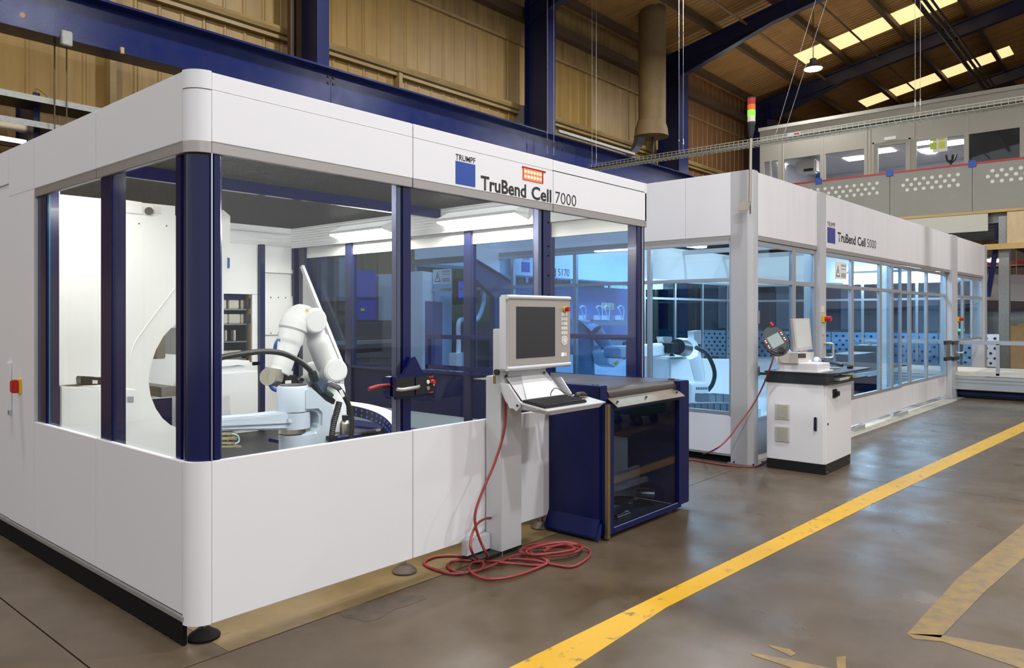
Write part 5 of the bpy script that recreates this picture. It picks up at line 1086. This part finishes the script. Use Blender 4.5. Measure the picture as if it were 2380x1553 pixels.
# office
of = thing('office', 'cream panelled office with windows on the mezzanine', 'office', (OX, 2, ztop-1))
def oz(px, py): return fx(px, py, OX).z
oy = lambda px: fx(px, 400, OX).y
OZ0, OZ1 = zbot+.06, oz(1768, 306)
opn = [(1776, 1808, 370), (1822, 1906, 359), (1918, 2008, 348), (2040, 2105, 340), (2130, 2240, 322), (2252, 2370, 298)]
zl = ztop-.25
heads = [oz(a, h) for a, b, h in opn]; hd = oz(1822, 369)
heads = [oz(1806, 373), oz(1864, 364), oz(1963, 355), oz(2072, 345), oz(2185, 318), oz(2310, 295)]
hd = sum(heads)/len(heads)
bx('wall_panel', OFFW, of, OX, OX+.08, oy(2560), oy(1766), hd, OZ1); bx('wall_panel', OFFW, of, OX, OX+.08, oy(2560), oy(1766), OZ0, zl)
edges = [1766]+[v for a, b, h in opn for v in (a, b)]+[2560]
for i in range(0, len(edges), 2): bx('wall_pier', OFFW, of, OX, OX+.08, oy(edges[i+1]), oy(edges[i]), zl, hd)
bx('roof_edge', OFFW, of, OX-.05, OX+5, oy(2560), oy(1764), OZ1, OZ1+.1); bx('office_roof', OFFW, of, OX+.08, OX+5, oy(2560), oy(1764), hd+.25, hd+.3)
for px in (1820, 1912, 2014, 2022, 2124, 2248): bx('panel_joint', mat('joint_grey', (168, 164, 150), .6), of, OX-.006, OX, oy(px)-.012, oy(px)+.012, OZ0, OZ1)
for i, (a, b, h) in enumerate(opn):
    bx('window_pane', OGLASS if i < 5 else glass('office_glass_grey', (.35, .36, .36), 2.2), of, OX+.03, OX+.036, oy(b), oy(a), zl, hd)
bx('window_mullion', OFFW, of, OX, OX+.08, oy(1793), oy(1789), zl, hd)
d = bx('door_frame', OFFW, of, OX-.02, OX, oy(2032), oy(2028), OZ0, hd+.12); bx('door_frame', OFFW, of, OX-.02, OX, oy(2116), oy(2112), OZ0, hd+.12); bx('door_frame', OFFW, of, OX-.02, OX, oy(2116), oy(2028), hd+.08, hd+.13)
bx('door_sign', PAPER, of, OX-.03, OX-.02, oy(2083), oy(2056), hd+.14, hd+.22)
GW = mat('office_inner', (196, 196, 204), .6)
bx('inner_wall', GW, of, OX+4.5, OX+4.6, oy(2560), oy(1766), OZ0, hd+.25); bx('inner_wall', GW, of, OX+.1, OX+4.5, oy(1766)-.1, oy(1766)-.05, OZ0, hd+.25)
bx('inner_ceiling', mat('office_ceiling', (206, 206, 208), .7), of, OX+.08, OX+4.5, oy(2560), oy(1766)-.1, hd+.2, hd+.25); bx('inner_floor', mat('office_floor', (120, 120, 124), .6), of, OX+.08, OX+4.5, oy(2560), oy(1766)-.1, OZ0, OZ0+.02)
for i, (px, X) in enumerate(((1800, 1.5), (1990, 2.2), (2050, 1.6), (2150, 1.2), (2165, 2.4), (2215, 1.8))):
    q = fx(px, 370, OX+X); bx('ceiling_light', OFFL, of, OX+X-.3, OX+X+.3, q.y-.3, q.y+.3, hd+.185, hd+.2)
a = thing('air_conditioner', 'white wall air conditioner behind the second office window', 'air conditioner', fx(1862, 395, OX+1.2))
q0, q1 = fx(1849, 390, OX+1.0), fx(1896, 390, OX+1.0); za, zb_ = fx(1870, 403, OX+1.0).z, fx(1870, 371, OX+1.0).z
bx('body', PAPER, a, OX+1.0, OX+1.35, q1.y, q0.y, za, zb_, bevel=.05); bx('louvre', DARK, a, OX+.985, OX+1.0, q1.y+.08, q0.y-.25, za+.05, za+.13)
bx('wall_bracket', GW, a, OX+1.35, OX+1.5, q1.y, q0.y, za+.05, zb_-.05)
t = thing('notice_sheets', 'green and white notice sheets hanging in the fifth office window', 'notice', fx(2185, 340, OX-.02)); p0, p1 = fx(2168, 355, OX+.02), fx(2202, 318, OX+.02)
bx('sheet_back', PAPER, t, OX+.012, OX+.02, p1.y, p0.y, p0.z, p1.z)
for i in range(4): bx('green_note', mat('note_green', (170, 190, 60), .6) if i % 2 else mat('note_lime', (190, 200, 80), .6), t, OX+.006, OX+.012, p1.y+.05+(i % 2)*.2, p1.y+.2+(i % 2)*.2, p0.z+.08+.22*(i//2), p0.z+.26+.22*(i//2))
t = thing('coat_stand', 'dark coat stand top behind the office window', 'coat stand', fx(2210, 380, OX+.4)); c = fx(2210, 372, OX+.5)
MB().cyl((c.x, c.y, OZ0), (c.x, c.y, c.z), .03, n=8).make('stem', DARK, t)
for i in range(5): an = 2*math.pi*i/5; MB().limb([(c.x, c.y, c.z-.1), (c.x+.1*math.cos(an), c.y+.1*math.sin(an), c.z), (c.x+.14*math.cos(an), c.y+.14*math.sin(an), c.z+.14)], .016, 6).make('hook', DARK, t)
bx('blue_board', LOGO, of, OX+2.0, OX+2.05, fx(1915, 400, OX+2).y, fx(1896, 400, OX+2).y, OZ0+.5, fx(1905, 395, OX+2).z)
# ================================================================== background under the mezzanine
wr = struct('wall_right', 'pale wall under the mezzanine'); bx('wall_board', mat('pink_grey', (188, 178, 176), .6), wr, 27, 27.1, -14, 8.3, 0, 3.9)
wf = struct('wall_far', 'brown end wall of the hall'); bx('end_cladding', CLADHI, wf, 44.3, 44.4, -18, 8.4, 0, 13)
t = thing('machine_hood', 'pinkish grey slanted machine hood under the mezzanine', 'machine', (22, -1, 0))
MB().prism([(22, -6, 1.7), (22, 4, 2.2), (22, 4, 2.9), (22, -6, 2.4)], (1.5, 0, 0)).make('hood', mat('hood_grey', (190, 180, 182), .5), t); bx('hood_edge', DARK, t, 21.98, 22, -6, 4, 1.72, 1.8); bx('hood_body', GALV, t, 22.2, 23.4, -6, 4, 0, 1.7)
t = thing('pallet_rack', 'storage rack with red beam and small goods under the mezzanine', 'rack', (25, -1, 0))
for y in (-5, -2, 1, 4): bx('upright', NAVYM, t, 24.9, 25.0, y, y+.1, 0, 4.0)
for z in (3.1, 2.7): bx('rack_beam', RED, t, 24.88, 24.95, -5, 4, z, z+.12); bx('rack_shelf', GALV, t, 24.9, 26, -5, 4, z-.03, z)
t = bx('carton', CARD, None, 21.2, 21.9, fx(2440, 800, 21.2).y, fx(2337, 800, 21.2).y, 0, fx(2360, 757, 21.2).z); tag(t, 'large brown cardboard carton behind the clear guard at the right edge', 'carton')
bx('carton_tape', mat('tape', (196, 168, 120), .4), t, 21.195, 21.2, fx(2400, 800, 21.2).y, fx(2392, 800, 21.2).y, 0, fx(2360, 757, 21.2).z); bx('carton_flap', CARD, t, 21.19, 21.9, fx(2440, 800, 21.2).y, fx(2365, 800, 21.2).y, fx(2360, 757, 21.2).z, fx(2360, 752, 21.2).z)
for i, px in enumerate((2300, 2318)):
    q = fx(px, 606, 24.0); t = thing('ceiling_lamp', ('left', 'right')[i]+' of two small bright lamps under the mezzanine', 'lamp', q, 'lamps under the mezzanine'); bx('diffuser', emis('small_lamp', (255, 250, 240), 9), t, q.x-.3, q.x+.3, q.y-.06, q.y+.06, q.z-.03, q.z+.03); bx('housing', PAPER, t, q.x-.32, q.x+.32, q.y-.07, q.y+.07, q.z+.03, q.z+.08); MB().cyl((q.x, q.y, q.z+.08), (q.x, q.y, zbot-.2), .01, n=5).make('rod', GALV, t)
for i, px in enumerate((2308, 2362)):
    q = fx(px, 645+8*i, 22.8); t = thing('hanging_tool', ('left', 'right')[i]+' dark tool hanging under the mezzanine', 'tool', q); MB().cyl((q.x, q.y, zbot-.2), (q.x, q.y, q.z+.1), .008, n=5).make('cord', YEL if i else GALV, t); bx('grip', DARK, t, q.x-.05, q.x+.05, q.y-.09, q.y+.09, q.z-.04, q.z+.05, bevel=.01)
    MB().limb([(q.x, q.y-.07, q.z+.04), (q.x, q.y-.05, q.z+.14), (q.x, q.y+.05, q.z+.14), (q.x, q.y+.07, q.z+.04)], .012, 6).make('bail', GALV, t)
t = thing('post_lamp', 'small green and amber indicator lamp seen through the last panes', 'lamp', fx(2234, 760, 18.2)); q = fx(2234, 770, 18.2)
MB().cyl((q.x, q.y, 0), (q.x, q.y, q.z-.1), .03, n=8).make('stand', GALV, t); MB().lathe([(.06, 0), (.06, .1)], (q.x, q.y, q.z-.1)).make('amber_light', mat('amber', (150, 110, 30), .4), t); MB().lathe([(.07, 0), (.07, .06)], (q.x, q.y, q.z)).make('green_light', emis('ind_green', (40, 240, 160), 2.5), t); MB().lathe([(.06, .06), (.06, .2)], q).make('lamp_cap', DARK, t)
# ================================================================== things along the back wall seen between the cells
t = thing('switch_cabinet', 'blue switch cabinet with yellow sign behind the near cell', 'cabinet', fy(855, 740, 7.0)); polyY('body', mat('cabinet_blue', (52, 58, 150), .4), t, [(820, 630), (875, 628), (875, 745), (820, 745)], 6.7, .5, bevel=.01)
polyY('door_joint', DARK, t, [(820, 692), (875, 692), (875, 694), (820, 694)], 6.69, .01); polyY('yellow_sign', YEL, t, [(839, 717), (847, 717), (847, 723), (839, 723)], 6.69, .01); a = fy(820, 745, 6.7); b = fy(875, 745, 6.7); bx('plinth', BLACK, t, a.x, b.x, 6.75, 7.15, 0, a.z)
t = thing('wall_bench', 'long dark workbench along the back wall behind the near cell', 'bench', (8.5, 7.2, 0)); a = fy(820, 750, 6.3); b = fy(960, 750, 6.3)
bx('bench_top', GALV, t, a.x-1, b.x+4, 6.25, 6.65, a.z-.35, a.z-.3); bx('back_board', DARK, t, a.x-1, b.x+4, 6.62, 6.65, a.z-.3, a.z); bx('front_board', DARK, t, a.x-1, b.x+4, 6.3, 6.33, .1, a.z-.35)
for i in range(4): x = a.x-.9+1.8*i; bx('leg', DARK, t, x, x+.08, 6.3, 6.6, 0, a.z-.35)
t = thing('locker', 'grey steel locker behind the near cell', 'locker', fy(780, 900, 6.9)); polyY('body', mat('locker_grey', (120, 122, 128), .45), t, [(788, 598), (812, 598), (812, 700), (788, 700)], 6.8, .5); a = fy(788, 700, 6.8); b = fy(812, 700, 6.8); bx('base', DARK, t, a.x, b.x, 6.85, 7.3, 0, a.z)
t = thing('locker', 'pale locker with dark knob behind the near cell', 'locker', fy(910, 740, 6.9)); polyY('body', mat('locker_pale', (158, 160, 164), .45), t, [(880, 640), (925, 636), (925, 745), (880, 745)], 6.8, .5); q = fy(920, 715, 6.8); MB().cyl((q.x, 6.78, q.z), (q.x, 6.8, q.z), .06, n=12).make('knob', DARK, t); a = fy(880, 745, 6.8); b = fy(925, 745, 6.8); bx('base', DARK, t, a.x, b.x, 6.85, 7.3, 0, a.z)

for i, y in enumerate((1.9, 3.6, 5.4)):  # added lamps, kept out of view, that brighten the space below the mezzanine
    t = thing('fill_lamp', ('added hidden fill lamp under the mezzanine nearest to the last post', 'added hidden fill lamp under the middle of the mezzanine', 'added hidden fill lamp under the mezzanine behind the far cell')[i], 'lamp', (21.0, y, zbot-.3), 'added fill lamps under the mezzanine')
    bx('housing', PAPER, t, 20.4, 21.8, y-.07, y+.07, zbot-.28, zbot-.2); bx('diffuser', emis('fill_lamp_lens', (255, 246, 232), 14), t, 20.42, 21.78, y-.06, y+.06, zbot-.31, zbot-.28)

sw_ = thing('board_stack', 'row of upright grey brown boards behind the perforated panels', 'boards', (20.6, 3, 0))
for i in range(12):
    y0 = .35+.62*i; m = (mat('board_brown', (152, 124, 118), .6), mat('board_grey', (176, 162, 164), .5), mat('board_dark', (116, 96, 100), .6))[(i*7) % 3]
    bx('board', m, sw_, 20.6, 20.7, y0, y0+.6, 0, 2.3+.12*((i*5) % 4))
bx('board_rail', GALV, sw_, 20.55, 20.6, .35, 7.75, 1.1, 1.2)
MB().prism([M5 @ Vector(v) for v in ((2.1, -.13, 0), (8.4, -.13, 0), (8.4, .12, 0), (2.1, .12, 0))], (0, 0, .003)).make('floor_strip', mat('light_leak_strip', (176, 172, 156), .5, var=.5, vscale=6, dark=(130, 122, 106)), None)  # pale colour painted in for cell light leaking onto the floor
tag(bpy.data.objects['floor_strip.001'], 'pale grey strip painted as light leaking out under the doors of the far cell', 'floor marking')
# things just outside the right edge, mirrored in the conveyor pane
t = thing('wheeled_bin', 'green wheeled bin beyond the right picture edge', 'bin', (7.9, -3.35, 0)); GR = mat('bin_green', (30, 110, 80), .45)
MB().prism([(7.6, -3.65, .16), (8.25, -3.65, .16), (8.35, -3.72, .95), (7.5, -3.72, .95)], (0, .6, 0)).make('tub', GR, t, bevel=.02); bx('lid', GR, t, 7.46, 8.4, -3.76, -3.06, .95, 1.0, bevel=.015)
for x in (7.7, 8.15):
    for y in (-3.55, -3.2): MB().cyl((x-.02, y, .07), (x+.02, y, .07), .07, n=16).make('wheel', BLACK, t); bx('wheel_fork', GALV, t, x-.03, x+.03, y-.02, y+.02, .07, .165)
t = thing('trolley', 'dark steel trolley beyond the right picture edge', 'trolley', (9.6, -3.6, 0))
bx('deck', DARK, t, 9.1, 10.3, -3.95, -3.3, .24, .30, bevel=.01); bx('load_box', NAVYM, t, 9.15, 10.25, -3.9, -3.35, .30, .75, bevel=.02)
for x in (9.2, 10.2):
    for y in (-3.85, -3.4): MB().cyl((x-.02, y, .09), (x+.02, y, .09), .09, n=16).make('caster_wheel', GALV, t); bx('caster_fork', GALV, t, x-.035, x+.035, y-.02, y+.02, .09, .245)
MB().limb([(9.1, -3.9, .3), (9.05, -3.9, 1.0), (9.05, -3.35, 1.0), (9.1, -3.35, .3)], .016, 10).make('push_handle', GALV, t, smooth=True)
